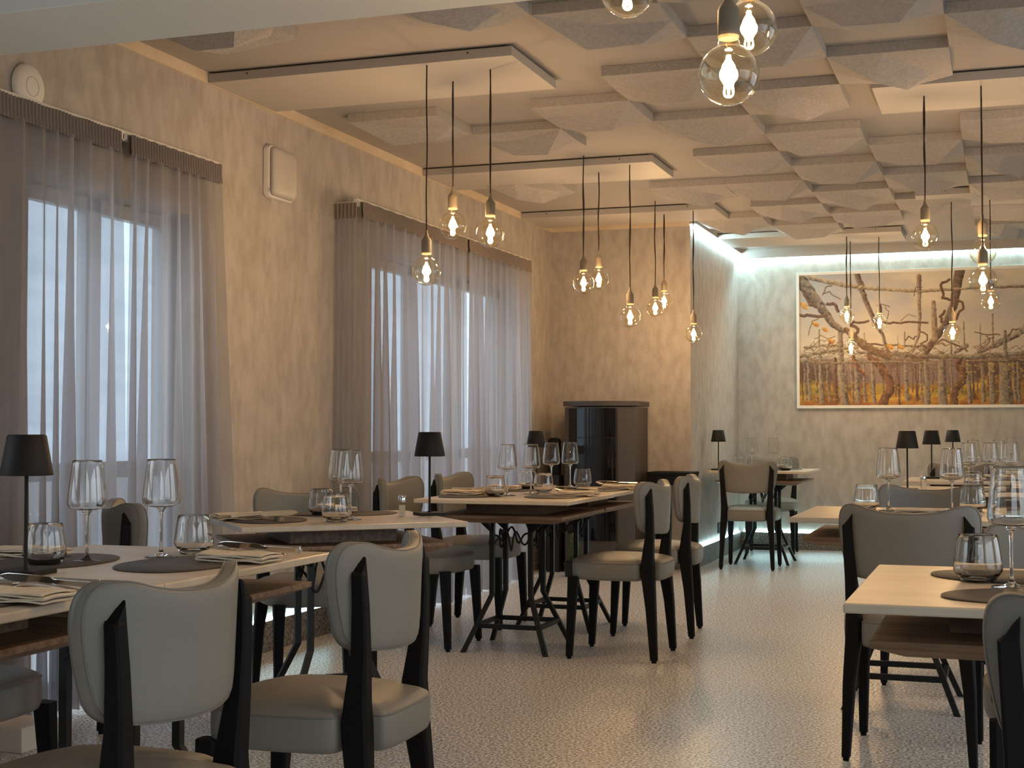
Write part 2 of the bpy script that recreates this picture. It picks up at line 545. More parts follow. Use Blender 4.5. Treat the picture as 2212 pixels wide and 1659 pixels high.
for i, j in tiles:
    k = (i * 2 + j * 5) % 3
    o = tile_pro[k] if not used[k] else tile_pro[k].copy()
    if used[k]:
        COL.objects.link(o)
    used[k] = True
    o.location = (-2.20 + 0.5 * i, 4.13 + 0.5 * j, TB)
    q = cnt.get(i, 0)
    cnt[i] = q + 1
    tag(o, f'faceted felt ceiling tile, {ordn[q]} from the camera in the row {colname[i]}', 'ceiling tile',
        'faceted square tiles scattered over the ceiling')

# ------------------------------------------------------------------ flat white lamp panels
def panel(x0, x1, y0, y1, label):
    r = empty('ceiling_panel', ((x0 + x1) / 2, (y0 + y1) / 2, ZC))
    tag(r, label, 'ceiling panel', 'flat white panels carrying the pendant bulbs')
    hx, hy = (x1 - x0) / 2, (y1 - y0) / 2
    MB().box(-hx, hx, -hy, hy, ZB - ZC, -0.008).build('panel_board', M_panel, r, bevel=0.0015)
    MB().box(-hx + 0.03, hx - 0.03, -hy + 0.012, hy - 0.03, -0.008, -0.0005).build('shadow_gap', M_screw, r)  # dark strip standing in for the shadow gap above the board
    s = MB()
    for x in (-hx + 0.20, hx - 0.20):
        s.lathe([(0.0, 0), (0.004, 0), (0.004, 0.003), (0, 0.003)], 10, Matrix.Translation((x, -hy, -0.022)) @ Matrix.Rotation(PI / 2, 4, 'X'))
    s.build('screw', M_screw, r)
    return r
panel(XL + 0.013, -1.957, 5.64, 6.27, 'flat white ceiling panel nearest the beam, over the angled table')
panel(XL + 0.013, -1.957, 8.18, 8.76, 'middle flat white ceiling panel on the curtained side')
panel(XL + 0.013, -1.955, 10.10, 10.65, 'flat white ceiling panel in front of the stove corner')
panel(XS + 0.055, -0.766, 11.75, 12.35, 'flat white ceiling panel over the far corner table')
panel(-0.566, 0.90, 6.74, 7.32, 'flat white ceiling panel, nearer one on the right')
panel(-0.56, 0.90, 9.99, 10.57, 'flat white ceiling panel, farther one on the right')
panel(-1.05, 0.35, 2.60, 3.26, 'flat white ceiling panel in front of the beam, above the picture edge')

# ------------------------------------------------------------------ pendant bulbs
def make_bulb():
    r = empty('pendant_lamp')
    # origin at bulb centre
    rb = 0.0625
    prof = []
    for k in range(26):
        a = -PI / 2 + (PI - 0.42) * k / 25 + 0.0
        prof.append((max(0.0005, rb * math.cos(a)), rb * math.sin(a)))
    z0 = prof[-1][1]
    prof += [(0.0225, z0 + 0.008), (0.0195, z0 + 0.016), (0.0185, z0 + 0.022)]
    zt = z0 + 0.022
    MB().lathe(prof, 40).build('glass_bulb', M_bulbglass, r, smooth='all')
    MB().lathe([(0.0200, zt - 0.006), (0.0215, zt - 0.003), (0.0215, zt + 0.002), (0.0185, zt + 0.004)], 24, cap=True).build('bulb_collar', M_brass, r, smooth=True)
    MB().lathe([(0.0, zt), (0.0215, zt), (0.0225, zt + 0.003), (0.0222, zt + 0.052), (0.0185, zt + 0.060), (0.010, zt + 0.072),
                (0.0065, zt + 0.084), (0.0055, zt + 0.098), (0.0, zt + 0.099)], 28).build('socket', M_socket, r, smooth=True)
    # spiral filament
    f = MB()
    for k in range(6):
        ph = k * PI / 3
        pts = []
        for q in range(26):
            t = q / 25
            rr = 0.0035 + 0.0095 * (1 - t) ** 2 * min(1, t * 9) ** 0.5 + 0.0085 * max(0.0, math.sin((t - 0.45) / 0.5 * PI)) ** 2 * (t > 0.45)
            a = ph + 0.9 * t
            pts.append((rr * math.cos(a), rr * math.sin(a), -0.046 + 0.086 * t))
        f.tube(pts, 0.0015, 5)
    f.build('filament', M_fil, r, smooth='all')
    MB().tube([(0, 0, 0.036), (0, 0, zt)], [0.008, 0.004], 10).build('glass_mount', M_glass, r, smooth='all')
    l = bpy.data.lights.new('bulb_light', 'POINT')
    l.energy = BULB_W
    l.color = WARM
    l.shadow_soft_size = 0.02
    lo = bpy.data.objects.new('bulb_light', l)
    COL.objects.link(lo)
    lo.parent = r
    return r, zt + 0.098
bulb, ZTOP = make_bulb()
PROTO['bulb'] = (bulb, False)
bulbs = [(-2.360, 5.675, 1.775, 'hanging lowest of the three nearest the first window'),
         (-2.358, 5.981, 2.016, 'upper middle one of three over the angled table'),
         (-2.124, 5.836, 1.951, 'right-hand bulb of the three over the angled table'),
         (-2.362, 8.117, 1.959, 'left of the overlapping pair before the wall corner'),
         (-2.353, 8.422, 2.012, 'right of the overlapping pair before the wall corner'),
         (-2.108, 8.239, 1.761, 'hanging alone and low over the long table'),
         (-2.350, 9.909, 1.954, 'left of the close pair above the stove'),
         (-2.361, 10.241, 2.031, 'right and higher of the close pair above the stove'),
         (-2.119, 10.131, 1.776, 'hanging in front of the recess edge, lowest near the stove'),
         (-1.215, 11.93, 2.021, 'upper left of the three in front of the painting'),
         (-1.214, 12.24, 1.770, 'lowest of the three in front of the painting'),
         (-0.964, 12.05, 1.967, 'rightmost of the three in front of the painting'),
         (-0.331, 10.285, 1.757, 'low one in front of the painting trunk, on the farther right panel'),
         (-0.344, 6.98, 2.004, 'left one of the nearer right panel, hung high'),
         (-0.087, 7.10, 1.936, 'upper bulb of the stacked pair at the right edge'),
         (-0.085, 6.86, 1.773, 'lower bulb of the stacked pair at the right edge'),
         (-0.076, 10.13, 1.950, 'small bulb just under the stacked pair at the right edge'),
         (-0.521, 2.846, 1.812, 'big and lowest, nearest the camera at the top'),
         (-0.530, 3.146, 1.988, 'big one partly behind the lowest near bulb, at the top edge'),
         (-0.805, 3.129, 2.098, 'big one cut off by the top edge, left of its neighbours')]
for k, (x, y, z, lab) in enumerate(bulbs):
    rz = random.uniform(0, 6.28)
    o = place('bulb', (x, y, z), rz, 'glowing globe bulb, ' + lab, 'pendant lamp', 'pendant globe bulbs')
    # cord to the panel: real length of its own
    top = ZB - z
    c = MB()
    pts = []
    for i in range(13):
        t = i / 12
        w = 0.004 * math.sin(t * PI) * math.sin(t * 9 + k)
        pts.append((w, w * 0.5, ZTOP - 0.003 + (top - ZTOP + 0.003) * t))
    c.tube(pts, 0.0032, 8)
    c.build('cord', M_cord, o, smooth='all')

# ------------------------------------------------------------------ chair
def make_chair():
    r = empty('dining_chair')
    # backrest: curved pad with raised ears and a dipped middle
    half = [(0, 0.816), (0.06, 0.818), (0.12, 0.828), (0.165, 0.841), (0.205, 0.842), (0.230, 0.822), (0.238, 0.780), (0.232, 0.72), (0.222, 0.67),
            (0.208, 0.628), (0.175, 0.603), (0.10, 0.594), (0.0, 0.590)]
    out = [(x, z) for x, z in half] + [(-x, z) for x, z in half[::-1][1:-1]]
    oc = [(p.x, p.y) for p in crom([Vector((x, z, 0)) for x, z in out], 4, True)]
    cz = 0.705
    def bend(x, y, z):
        lean = -0.045 * (z - 0.7)
        return (x * (1 - 0.6 * x * x), y - 0.212 + 1.55 * x * x + lean, z)
    def ring(s, y):
        return [bend(x * s, y, cz + (z - cz) * s) for x, z in oc]
    rings = []
    for s, t in ((0.001, 0.022), (0.3, 0.022), (0.6, 0.0218), (0.8, 0.021), (0.92, 0.019), (0.975, 0.015), (0.996, 0.009), (1.0, 0.0)):
        rings.append(ring(s, t))
    for s, t in ((0.996, -0.009), (0.975, -0.014), (0.92, -0.018), (0.8, -0.020), (0.6, -0.021), (0.3, -0.021), (0.001, -0.021)):
        rings.append(ring(s, t))
    MB().loft(rings).build('backrest', M_leather, r, smooth='all')
    p = MB()
    p.tube(ring(0.983, 0.0142), 0.0020, 6, closed=True)
    p.tube(ring(0.985, -0.0130), 0.0018, 6, closed=True)
    p.build('piping', M_pipe, r, smooth='all')
    # seat: rounded front, narrower straight back
    sp_ = [(0, 0.224), (0.10, 0.218), (0.175, 0.190), (0.215, 0.130), (0.226, 0.04), (0.223, -0.06), (0.213, -0.115), (0.195, -0.134), (0.152, -0.142), (0.147, -0.165), (0.147, -0.200), (0.138, -0.228), (0.08, -0.237), (0, -0.239)]
    sp_ = sp_ + [(-x, y) for x, y in sp_[::-1][1:-1]]
    so = [(q.x, q.y) for q in crom([Vector((x, y, 0)) for x, y in sp_], 4, True)]
    def sr(s, z):
        return [(x * s, y * s, z) for x, y in so]
    sr_ = [sr(0.001, 0.376), sr(0.93, 0.376), sr(0.975, 0.380), sr(0.995, 0.392), sr(1.0, 0.41), sr(1.0, 0.444), sr(0.99, 0.456), sr(0.965, 0.465),
           sr(0.9, 0.473), sr(0.75, 0.482), sr(0.5, 0.489), sr(0.25, 0.492), sr(0.001, 0.493)]
    MB().loft(sr_).build('seat', M_leather, r, smooth='all')
    MB().tube(sr(0.992, 0.457), 0.002, 6, closed=True).build('seam', M_pipe, r, smooth='all')
    def sect(x, y, z, wx, wy, ch=0.28):
        a, c = wx / 2, wy / 2
        k = min(a, c) * ch * 2 * 0.5
        q = [(a - k, -c), (a, -c + k), (a, c - k), (a - k, c), (-a + k, c), (-a, c - k), (-a, -c + k), (-a + k, -c)]
        return [(x + u, y + v, z) for u, v in q]
    for s in (-1, 1):
        st = [(0.200, -0.206, 0.0, 0.018, 0.020), (0.200, -0.206, 0.012, 0.020, 0.024), (0.200, -0.206, 0.0125, 0.027, 0.034),
              (0.190, -0.190, 0.25, 0.040, 0.048), (0.178, -0.176, 0.38, 0.050, 0.060), (0.175, -0.172, 0.44, 0.052, 0.062), (0.176, -0.173, 0.485, 0.048, 0.054),
              (0.183, -0.184, 0.60, 0.038, 0.038), (0.190, -0.186, 0.70, 0.034, 0.032), (0.194, -0.184, 0.772, 0.032, 0.028)]
        rs = [sect(s * x, y, z, wx, wy) for x, y, z, wx, wy in st]
        # slanted pointed tip, apex on the inner side
        tip = []
        for (u, v, z) in rs[-1]:
            d = (s * u - (0.194 - 0.0175)) / 0.035
            tip.append((s * 0.194 + (u - s * 0.194) * (0.25 + 0.5 * max(0, 1 - d)) - s * 0.006 * (1 - d), v + 0.004, 0.778 + 0.034 * max(0.0, 1 - d)))
        rs.append(tip)
        MB().loft(rs).build('leg', M_blackwood, r)
        fs = [(0.196, 0.212, 0.0, 0.018, 0.018), (0.196, 0.212, 0.012, 0.020, 0.020), (0.196, 0.212, 0.0125, 0.028, 0.030),
              (0.192, 0.200, 0.25, 0.038, 0.042), (0.188, 0.192, 0.39, 0.046, 0.050)]
        MB().loft([sect(s * x, y * 0.98, z, wx, wy) for x, y, z, wx, wy in fs]).build('leg', M_blackwood, r)
    return r
PROTO['chair'] = (make_chair(), False)
CG = 'taupe upholstered dining chairs'
def chair(x, y, deg, label):
    place('chair', (x, y, 0), R(deg), 'taupe dining chair, ' + label, 'chair', CG)
chair(-1.56, 2.20, 88, 'nearest the camera on the left')
chair(-1.535, 3.04, 92, 'second one along the front left table, its seat fully showing')
chair(-2.535, 2.90, -90, 'under the left side of the front left table')
chair(-2.783, 4.352, -47.5, 'its back against the curtain behind the front left table')
chair(-2.72, 5.33, -139, 'behind the angled table, facing the camera')
chair(-1.758, 6.698, 90, 'nearer one on the right side of the long table')
chair(-1.771, 7.493, 95.5, 'farther one on the right side of the long table')
chair(-2.785, 6.70, -92, 'nearer one on the curtain side of the long table')
chair(-2.80, 7.49, -91.5, 'farther one on the curtain side of the long table')
chair(-1.889, 11.176, 0.6, 'at the far corner table, its back to the camera')
chair(-1.93, 12.52, 184, 'between the far corner table and the far wall')
chair(0.19, 2.48, 2, 'cut by the right edge, nearest on the right')
chair(0.17, 3.83, 180, 'behind the front right table, mostly outside the picture')
chair(-0.296, 5.016, -2, 'wide back fully showing between the two right tables')
chair(-0.31, 6.49, 183, 'beyond the second right table, facing the camera')
chair(-0.298, 10.83, 0, 'far away at the right behind the small table lamp')

# ------------------------------------------------------------------ table
def make_table():
    r = empty('dining_table')
    h = 0.39
    MB().box(-h, h, -0.415, 0.415, 0.735, 0.755).build('tabletop', M_stone, r, bevel=0.004)
    g = 0.2
    MB().box(-g, g, -g, g, 0.678, 0.735).build('plinth', M_oak, r, bevel=0.001)
    k = 0.345
    rings = []
    for z, q in ((0.640, 0.28), (0.664, k), (0.678, k)):
        e = q + 0.025
        rings.append([(-q, -e, z), (q, -e, z), (q, e, z), (-q, e, z)])
    MB().loft(rings).build('shelf', M_oak, r, bevel=0.001)
    a = 0.0115
    c, fe = 0.100, 0.212
    MB().box(-0.17, 0.17, -0.17, 0.17, 0.633, 0.640).build('top_plate', M_blackmetal, r)
    for sx in (-1, 1):
        for sy in (-1, 1):
            m = MB()
            rs = []
            for x, z in ((fe, 0.0), (fe - 0.006, 0.013), (c, 0.275), (c, 0.633)):
                e = a
                rs.append([(sx * x - e, sy * x - e, z), (sx * x + e, sy * x - e, z), (sx * x + e, sy * x + e, z), (sx * x - e, sy * x + e, z)])
            m.loft(rs)
            # gusset under the plate
            for d in ((1, 0), (0, 1)):
                x0, y0 = sx * c, sy * c
                u = Vector((sx * d[0], sy * d[1], 0))
                nrm = Vector((d[1], d[0], 0)) * 0.004
                A = Vector((x0, y0, 0.633)); B = A + u * 0.07; C_ = A + Vector((0, 0, -0.06))
                m.add([A - nrm, B - nrm, C_ - nrm, A + nrm, B + nrm, C_ + nrm], [(0, 1, 2), (3, 5, 4), (0, 3, 4, 1), (1, 4, 5, 2), (2, 5, 3, 0)])
            m.build('leg', M_blackmetal, r)
    q = fe - (fe - c) * (0.125 / 0.275)
    for k2 in range(4):
        M = Matrix.Rotation(k2 * PI / 2, 4, 'Z')
        MB().box(-q, q, q - 0.009, q + 0.009, 0.115, 0.137, M).build('stretcher', M_blackmetal, r)
    pts = []
    N = 190
    for i in range(N):
        t = i / N * 2 * PI
        cc, ss = math.cos(t), math.sin(t)
        rad = 0.098 / max(abs(cc), abs(ss))
        rad = min(rad, 0.128) + 0.024 * math.sin(t * 5 + 1.2)
        amp = 0.050 * (0.7 + 0.4 * math.sin(t * 3 + 0.5))
        pts.append((rad * cc, rad * ss, 0.545 + amp * math.sin(t * 9 + 0.8)))
    MB().tube(pts, 0.0052, 7, closed=True).build('twisted_rod', M_blackmetal, r, smooth='all')
    return r
PROTO['table'] = (make_table(), False)
TG = 'square stone topped dining tables'
def table(x, y, deg, label):
    place('table', (x, y, 0), R(deg), 'square stone topped table, ' + label, 'table', TG)
table(-2.13, 3.115, 0, 'front left, farther half of the joined pair')
table(-2.13, 2.283, 0, 'front left, nearer half cut by the picture edge')
table(-2.417, 4.87, 131, 'set at an angle behind the front left one')
table(-2.30, 6.725, 0, 'nearer half of the long table by the second window')
table(-2.315, 7.558, 0, 'farther half of the long table by the second window')
table(-1.85, 11.66, 0, 'alone in the far corner of the recess')
table(0.09, 3.245, 0, 'front right with one end outside the picture')
table(-0.39, 5.895, 0, 'right side, behind the wide chair back')
table(-0.23, 8.25, 0, 'right side, third one back')
table(-0.23, 9.86, 0, 'right side, fourth one back')
table(-0.15, 11.75, 0, 'right side, farthest under the painting')

# ------------------------------------------------------------------ table lamps
def make_lamp():
    r = empty('table_lamp')
    MB().box(-0.052, 0.052, -0.052, 0.052, 0, 0.012).build('base', M_lampblack, r, bevel=0.0015)
    MB().lathe([(0.010, 0.012), (0.0055, 0.018), (0.0045, 0.026), (0.0045, 0.30), (0.0, 0.301)], 14).build('pole', M_lampblack, r, smooth=True)
    MB().lathe([(0.0, 0.322), (0.041, 0.325), (0.0445, 0.322), (0.0605, 0.232), (0.0600, 0.230), (0.0590, 0.232), (0.043, 0.319), (0.0, 0.3195)], 40).build('lamp_shade', M_lampblack, r, smooth=True)
    return r
PROTO['lamp'] = (make_lamp(), False)
TT = 0.755
for x, y, d, lab in [(-2.155, 2.76, 8, 'on the front left table, cut by the left edge'),
                     (-2.124, 5.144, 41, 'on the right corner of the angled table'),
                     (-2.55, 7.79, 0, 'behind the wine glasses on the long table'),
                     (-2.185, 11.40, 0, 'on the far corner table in the recess'),
                     (-0.501, 8.03, 0, 'largest of three before the painting wall'),
                     (-0.464, 9.98, 0, 'middle of three before the painting wall'),
                     (-0.386, 11.80, 0, 'smallest of three before the painting wall')]:
    place('lamp', (x, y, TT), R(d), 'black table lamp, ' + lab, 'table lamp', 'small black table lamps')

# ------------------------------------------------------------------ glassware
def make_wine():
    r = empty('wine_glass')
    po = [(q.x, q.y) for q in crom([(0.0, 0.1300, 0), (0.02, 0.1318, 0), (0.038, 0.1355, 0), (0.0460, 0.1408, 0), (0.0490, 0.150, 0), (0.0482, 0.168, 0), (0.0447, 0.200, 0), (0.0402, 0.235, 0), (0.0366, 0.258, 0)], 3)]
    pi_ = [(max(0.0, a - 0.0011), c + (0.0016 if a < 0.035 else 0.0008)) for a, c in po]
    MB().lathe([(max(0.0002, a), c) for a, c in po[:-1]] + [(0.0365, 0.2578), (0.0360, 0.2583), (0.0355, 0.2578)] + [(max(0.0002, a), c) for a, c in pi_[:-1]][::-1], 44).build('bowl', M_solid, r, smooth='all')
    MB().lathe([(0.0001, 0.0006), (0.041, 0.0008), (0.0425, 0.0018), (0.041, 0.0030), (0.022, 0.0052), (0.009, 0.010), (0.0045, 0.020), (0.0036, 0.045), (0.0036, 0.095),
                (0.0046, 0.118), (0.0105, 0.127), (0.013, 0.1305), (0.0001, 0.1312)], 28).build('stem', M_solid, r, smooth='all')
    return r
def make_tumbler():
    r = empty('water_glass')
    MB().lathe([(0.0002, 0.0006), (0.034, 0.0008), (0.0365, 0.003), (0.0505, 0.0225), (0.0525, 0.026), (0.0530, 0.031), (0.0505, 0.055), (0.0460, 0.085), (0.0425, 0.1035), (0.0418, 0.1042), (0.0411, 0.1035),
                (0.0446, 0.085), (0.0491, 0.055), (0.0514, 0.032), (0.0505, 0.027), (0.047, 0.0215), (0.034, 0.0105), (0.0002, 0.0095)], 44).build('bowl', M_solid, r, smooth=True)
    return r
PROTO['wine'] = (make_wine(), False)
PROTO['tumbler'] = (make_tumbler(), False)
wines = [(-2.203, 3.06, 'beside the left lamp, left of two on the front left table'), (-2.105, 3.245, 'right of two on the front left table'),
         (-2.43, 4.985, 'farther of the touching pair on the angled table'), (-2.300, 4.800, 'nearer of the touching pair on the angled table'),
         (-2.366, 6.753, 'leftmost of four on the long table, before the curtain'), (-2.301, 6.934, 'second from the left of four on the long table'),
         (-2.407, 7.62, 'third from the left of four on the long table'), (-2.358, 7.823, 'rightmost of four on the long table, before the stove'),
         (-1.966, 11.70, 'left of two on the far corner table'), (-1.789, 11.71, 'right of two on the far corner table'),
         (0.012, 3.21, 'large one at the right edge on the front right table'),
         (-0.452, 6.035, 'left of two beyond the wide chair back'), (-0.202, 6.016, 'right of two beyond the wide chair back'),
         (-0.190, 8.36, 'left of three on the third right table'), (-0.075, 8.50, 'middle of three on the third right table'),
         (0.035, 8.42, 'right of three on the third right table'),
         (-0.201, 10.08, 'left of two on the fourth right table'), (-0.035, 10.12, 'right of two on the fourth right table'),
         (0.05, 12.0, 'alone on the farthest right table')]
tumblers = [(-2.247, 2.95, 'beside the lamp at the left edge'), (-2.08, 3.365, 'right one on the front left table, before the curtain'),
            (-2.300, 4.68, 'nearer one on the angled table'), (-2.513, 4.987, 'farther one on the angled table'),
            (-2.388, 6.635, 'leftmost on the long table'), (-2.285, 7.095, 'front one in the middle of the long table'), (-2.505, 7.49, 'behind the middle glasses of the long table'),
            (-2.315, 7.93, 'rightmost on the long table'),
            (-1.700, 11.62, 'right one of the far corner table'), (-2.058, 11.60, 'left one of the far corner table'), (-1.66, 11.50, 'nearest one on the far corner table'),
            (-0.058, 3.315, 'large one on the front right table'),
            (-0.545, 6.10, 'left one beyond the wide chair back'), (-0.125, 6.12, 'right one beyond the wide chair back'),
            (-0.162, 8.20, 'on the third right table'), (-0.08, 9.95, 'on the fourth right table')]
for x, y, lab in wines:
    place('wine', (x, y, TT), random.uniform(0, 6), 'tall empty wine glass, ' + lab, 'wine glass', 'empty wine glasses')
for x, y, lab in tumblers:
    place('tumbler', (x, y, TT), random.uniform(0, 6), 'empty water tumbler, ' + lab, 'water glass', 'empty water tumblers')

# salt shakers
def make_shaker():
    r = empty('salt_shaker')
    k = 0.0135
    MB().loft([[(-k, -k, z), (k, -k, z), (k, k, z), (-k, k, z)] for z in (0.001, 0.056)], cap=False).build('jar', M_glass, r)
    k = 0.0115
    MB().loft([[(-k, -k, z), (k, -k, z), (k, k, z), (-k, k, z)] for z in (0.003, 0.043)]).build('salt', M_salt, r)
    MB().lathe([(0.0, 0.055), (0.0150, 0.055), (0.0155, 0.060), (0.0155, 0.076), (0.013, 0.080), (0.0, 0.081)], 22).build('cap', M_chrome, r, smooth=True)
    return r
PROTO['shaker'] = (make_shaker(), False)
for x, y, lab in [(-2.203, 2.63, 'left of the lamp at the left edge'), (-2.20, 5.05, 'beside the lamp on the angled table'), (-2.16, 11.56, 'behind the lamp on the far corner table'),
                  (-0.425, 8.17, 'right of the largest right-hand lamp')]:
    place('shaker', (x, y, TT), R(20), 'square glass salt shaker, ' + lab, 'salt shaker', 'salt shakers')

# ------------------------------------------------------------------ place settings
def make_placemat():
    r = empty('placemat')
    pts = []
    for k in range(72):
        t = 2 * PI * k / 72
        c, s = math.cos(t), math.sin(t)
        x = 0.225 * math.copysign(abs(c) ** 0.95, c)
        y = (0.165 if s > 0 else 0.125) * math.copysign(abs(s) ** (1.0 if s > 0 else 0.72), s)
        pts.append((x, y + 0.02))
    MB().loft([[(x * q, y * q, z) for x, y in pts] for q, z in ((0.992, 0.0004), (1, 0.0012), (1, 0.0028), (0.993, 0.0036))]).build('mat', M_matd, r, smooth=True)
    k = MB()
    for x, w_ in ((-0.020, 0.004), (-0.013, 0.007), (-0.003, 0.003), (0.004, 0.008), (0.015, 0.004)):
        k.box(x, x + w_, 0.138 + 0.002 * math.sin(x * 300), 0.146, 0.0030, 0.00385)
    k.build('pressed_mark', M_screw, r)
    return r
def make_napkin():
    # one cloth folded over, rounded folds, slightly rumpled
    L, Wd, th = 0.185, 0.10, 0.0040
    path = []
    z = th
    gap = 0.0062
    for layer in range(4):
        xs = [i / 12 * L for i in range(13)]
        if layer % 2:
            xs = xs[::-1]
        for i, x in enumerate(xs):
            path.append((x - L / 2, z + 0.0018 * math.sin(x * 40 + layer * 2)))
        if layer < 3:
            xe = xs[-1] - L / 2
            sg = 1 if layer % 2 == 0 else -1
            for a in (0.25, 0.5, 0.75):
                path.append((xe + sg * math.sin(a * PI) * gap * 0.55, z + gap * a))
        z += gap
    m = MB()
    rings = []
    NY = 12
    for j in range(NY + 1):
        y = -Wd / 2 + Wd * j / NY
        up, lo = [], []
        for i, (x, zz) in enumerate(path):
            t = Vector((path[min(i + 1, len(path) - 1)][0] - path[max(i - 1, 0)][0], path[min(i + 1, len(path) - 1)][1] - path[max(i - 1, 0)][1]))
            t.normalize()
            n = Vector((-t.y, t.x)) * th / 2
            w = 0.003 * noise.noise(Vector((x * 18, y * 22, zz * 60)))
            sag = 1.0 - 0.25 * (abs(y) / (Wd / 2)) ** 2 * (zz / 0.03)
            up.append((x + n.x, y + w, (zz + n.y) * sag + w * 0.5))
            lo.append((x - n.x, y + w, max(0.0002, (zz - n.y) * sag + w * 0.5)))
        rings.append(up + lo[::-1])
    m.loft(rings)
    return m.build('napkin', M_napkin, None, smooth=True)
def strip(path, widths, th, name, m, parent=None):
    rings = []
    n = len(path)
    for i, (x, z) in enumerate(path):
        w = widths[i]
        t = th[i] if isinstance(th, (list, tuple)) else th
        rings.append([(x, -w / 2, z - t / 2), (x, w / 2, z - t / 2), (x, w / 2, z + t / 2), (x, -w / 2, z + t / 2)])
    return MB().loft(rings).build(name, m, parent, smooth=True, bevel=0.0008, seg=1)
def make_knife():
    r = empty('table_knife')
    strip([(-0.12, 0.0), (-0.118, 0), (-0.10, 0), (-0.02, 0), (-0.010, 0)], [0.013, 0.018, 0.016, 0.0125, 0.012], [0.010, 0.0115, 0.010, 0.008, 0.007], 'handle', M_steel, r)
    strip([(-0.010, 0), (0.0, 0), (0.05, 0), (0.10, 0.0), (0.118, 0), (0.125, 0)], [0.010, 0.019, 0.0215, 0.020, 0.011, 0.002], 0.0016, 'blade', M_steel, r)
    return r
def make_fork():
    r = empty('table_fork')
    strip([(-0.105, 0.004), (-0.10, 0.004), (-0.05, 0.007), (0.0, 0.007), (0.03, 0.003), (0.045, 0.0)], [0.010, 0.015, 0.010, 0.006, 0.010, 0.022], 0.0026, 'handle', M_steel, r)
    for k in range(4):
        y = (k - 1.5) * 0.0062
        MB().tube([(0.044, y, 0.0), (0.065, y, -0.001), (0.085, y, 0.002), (0.097, y, 0.006)], [0.0016, 0.0015, 0.0013, 0.0007], 6).build('tine', M_steel, r, smooth='all')
    return r
def make_spoon():
    r = empty('table_spoon')
    strip([(-0.10, 0.003), (-0.095, 0.003), (-0.05, 0.006), (0.0, 0.006), (0.025, 0.003), (0.032, 0.001)], [0.010, 0.015, 0.010, 0.006, 0.006, 0.008], 0.0024, 'handle', M_steel, r)
    m = MB()
    rings = []
    for z, q in ((-0.0055, 0.01), (-0.005, 0.45), (-0.003, 0.78), (0.0005, 1.0), (0.0015, 0.99), (-0.0018, 0.76), (-0.0038, 0.43), (-0.0042, 0.01)):
        rings.append([(0.060 + 0.031 * q * math.cos(t), 0.0205 * q * math.sin(t), z) for t in [i / 24 * 2 * PI for i in range(24)]])
    m.loft(rings)
    m.build('bowl', M_steel, r, smooth='all')
    return r
def make_rest():
    return MB().loft([[(-0.012, -0.045, 0), (0.012, -0.045, 0), (0.012, 0.045, 0), (-0.012, 0.045, 0)],
                      [(-0.008, -0.043, 0.014), (0.008, -0.043, 0.014), (0.008, 0.043, 0.014), (-0.008, 0.043, 0.014)]]).build('cutlery_rest', M_rest, None, bevel=0.001)
PROTO['mat'] = (make_placemat(), False)
PROTO['napkin'] = (make_napkin(), False)
PROTO['knife'] = (make_knife(), False)
PROTO['fork'] = (make_fork(), False)
PROTO['spoon'] = (make_spoon(), False)
PROTO['rest'] = (make_rest(), False)
def setting(mx, my, deg, where, nap=(0.10, -0.02, 95), cut=True, cutpos=(0.20, 0.0)):
    """deg: the way the diner faces; nap: offset and turn in the diner's frame"""
    a = R(deg)
    c, s = math.cos(a), math.sin(a)
    def w(u, v):
        return (mx + c * u - s * v, my + s * u + c * v)
    place('mat', (mx, my, TT + 0.0002), a, 'dark leather placemat ' + where, 'placemat', 'dark leather placemats')
    if nap:
        x, y = w(nap[0], nap[1])
        place('napkin', (x, y, TT + 0.0042), a + R(nap[2]), 'folded cream napkin ' + where, 'napkin', 'folded cloth napkins')
    if cut:
        u, v = cutpos
        x, y = w(u, v + 0.06)
        place('rest', (x, y, TT + 0.0042), a + R(90), 'small wooden cutlery rest ' + where, 'cutlery rest', 'wooden cutlery rests')
        x, y = w(u + 0.022, v)
        place('knife', (x, y, TT + 0.0310), a + R(90), 'steel knife ' + where, 'knife', 'steel knives', rot=(R(62), R(-2), a + R(90)))
        x, y = w(u - 0.008, v + 0.01)
        place('fork', (x, y, TT + 0.0225), a + R(90), 'steel fork ' + where, 'fork', 'steel forks', rot=(0, R(-5), a + R(90)))
        x, y = w(u - 0.040, v)
        place('spoon', (x, y, TT + 0.0215), a + R(90), 'steel spoon ' + where, 'spoon', 'steel spoons', rot=(0, R(-4), a + R(92)))
setting(-1.905, 3.10, 90, 'in front of the second left chair', (0.075, -0.075, 88), cutpos=(0.165, -0.07))
setting(-1.905, 2.24, 90, 'in front of the nearest left chair', (0.07, -0.09, 88), cutpos=(0.165, -0.07))
setting(-2.325, 3.02, -90, 'on the curtain side of the front left table', (-0.10, -0.10, 90), cut=False)
setting(-2.62, 4.66, -49, 'on the left corner of the angled table', (-0.02, -0.06, 100), cutpos=(0.13, 0.0))
setting(-2.50, 5.13, -139, 'on the far side of the angled table', (0.0, -0.08, 100), cut=False)
setting(-2.065, 6.73, 90, 'at the nearer right seat of the long table', (0.07, -0.06, 87), cutpos=(0.19, 0.0))
setting(-2.065, 7.55, 90, 'at the farther right seat of the long table', (0.07, -0.06, 87), cutpos=(0.19, 0.0))
setting(-2.56, 6.66, -90, 'at the nearer curtain seat of the long table', (-0.06, -0.04, 92), cutpos=(-0.15, 0.0))
setting(-2.57, 7.36, -90, 'at the farther curtain seat of the long table', (0.02, -0.03, 92), cutpos=(-0.15, 0.0), cut=False)
setting(0.10, 3.00, 0, 'in front of the chair at the right edge', None, cut=False)
setting(0.06, 3.47, 180, 'on the far side of the front right table', (-0.09, -0.05, 90), cut=False)
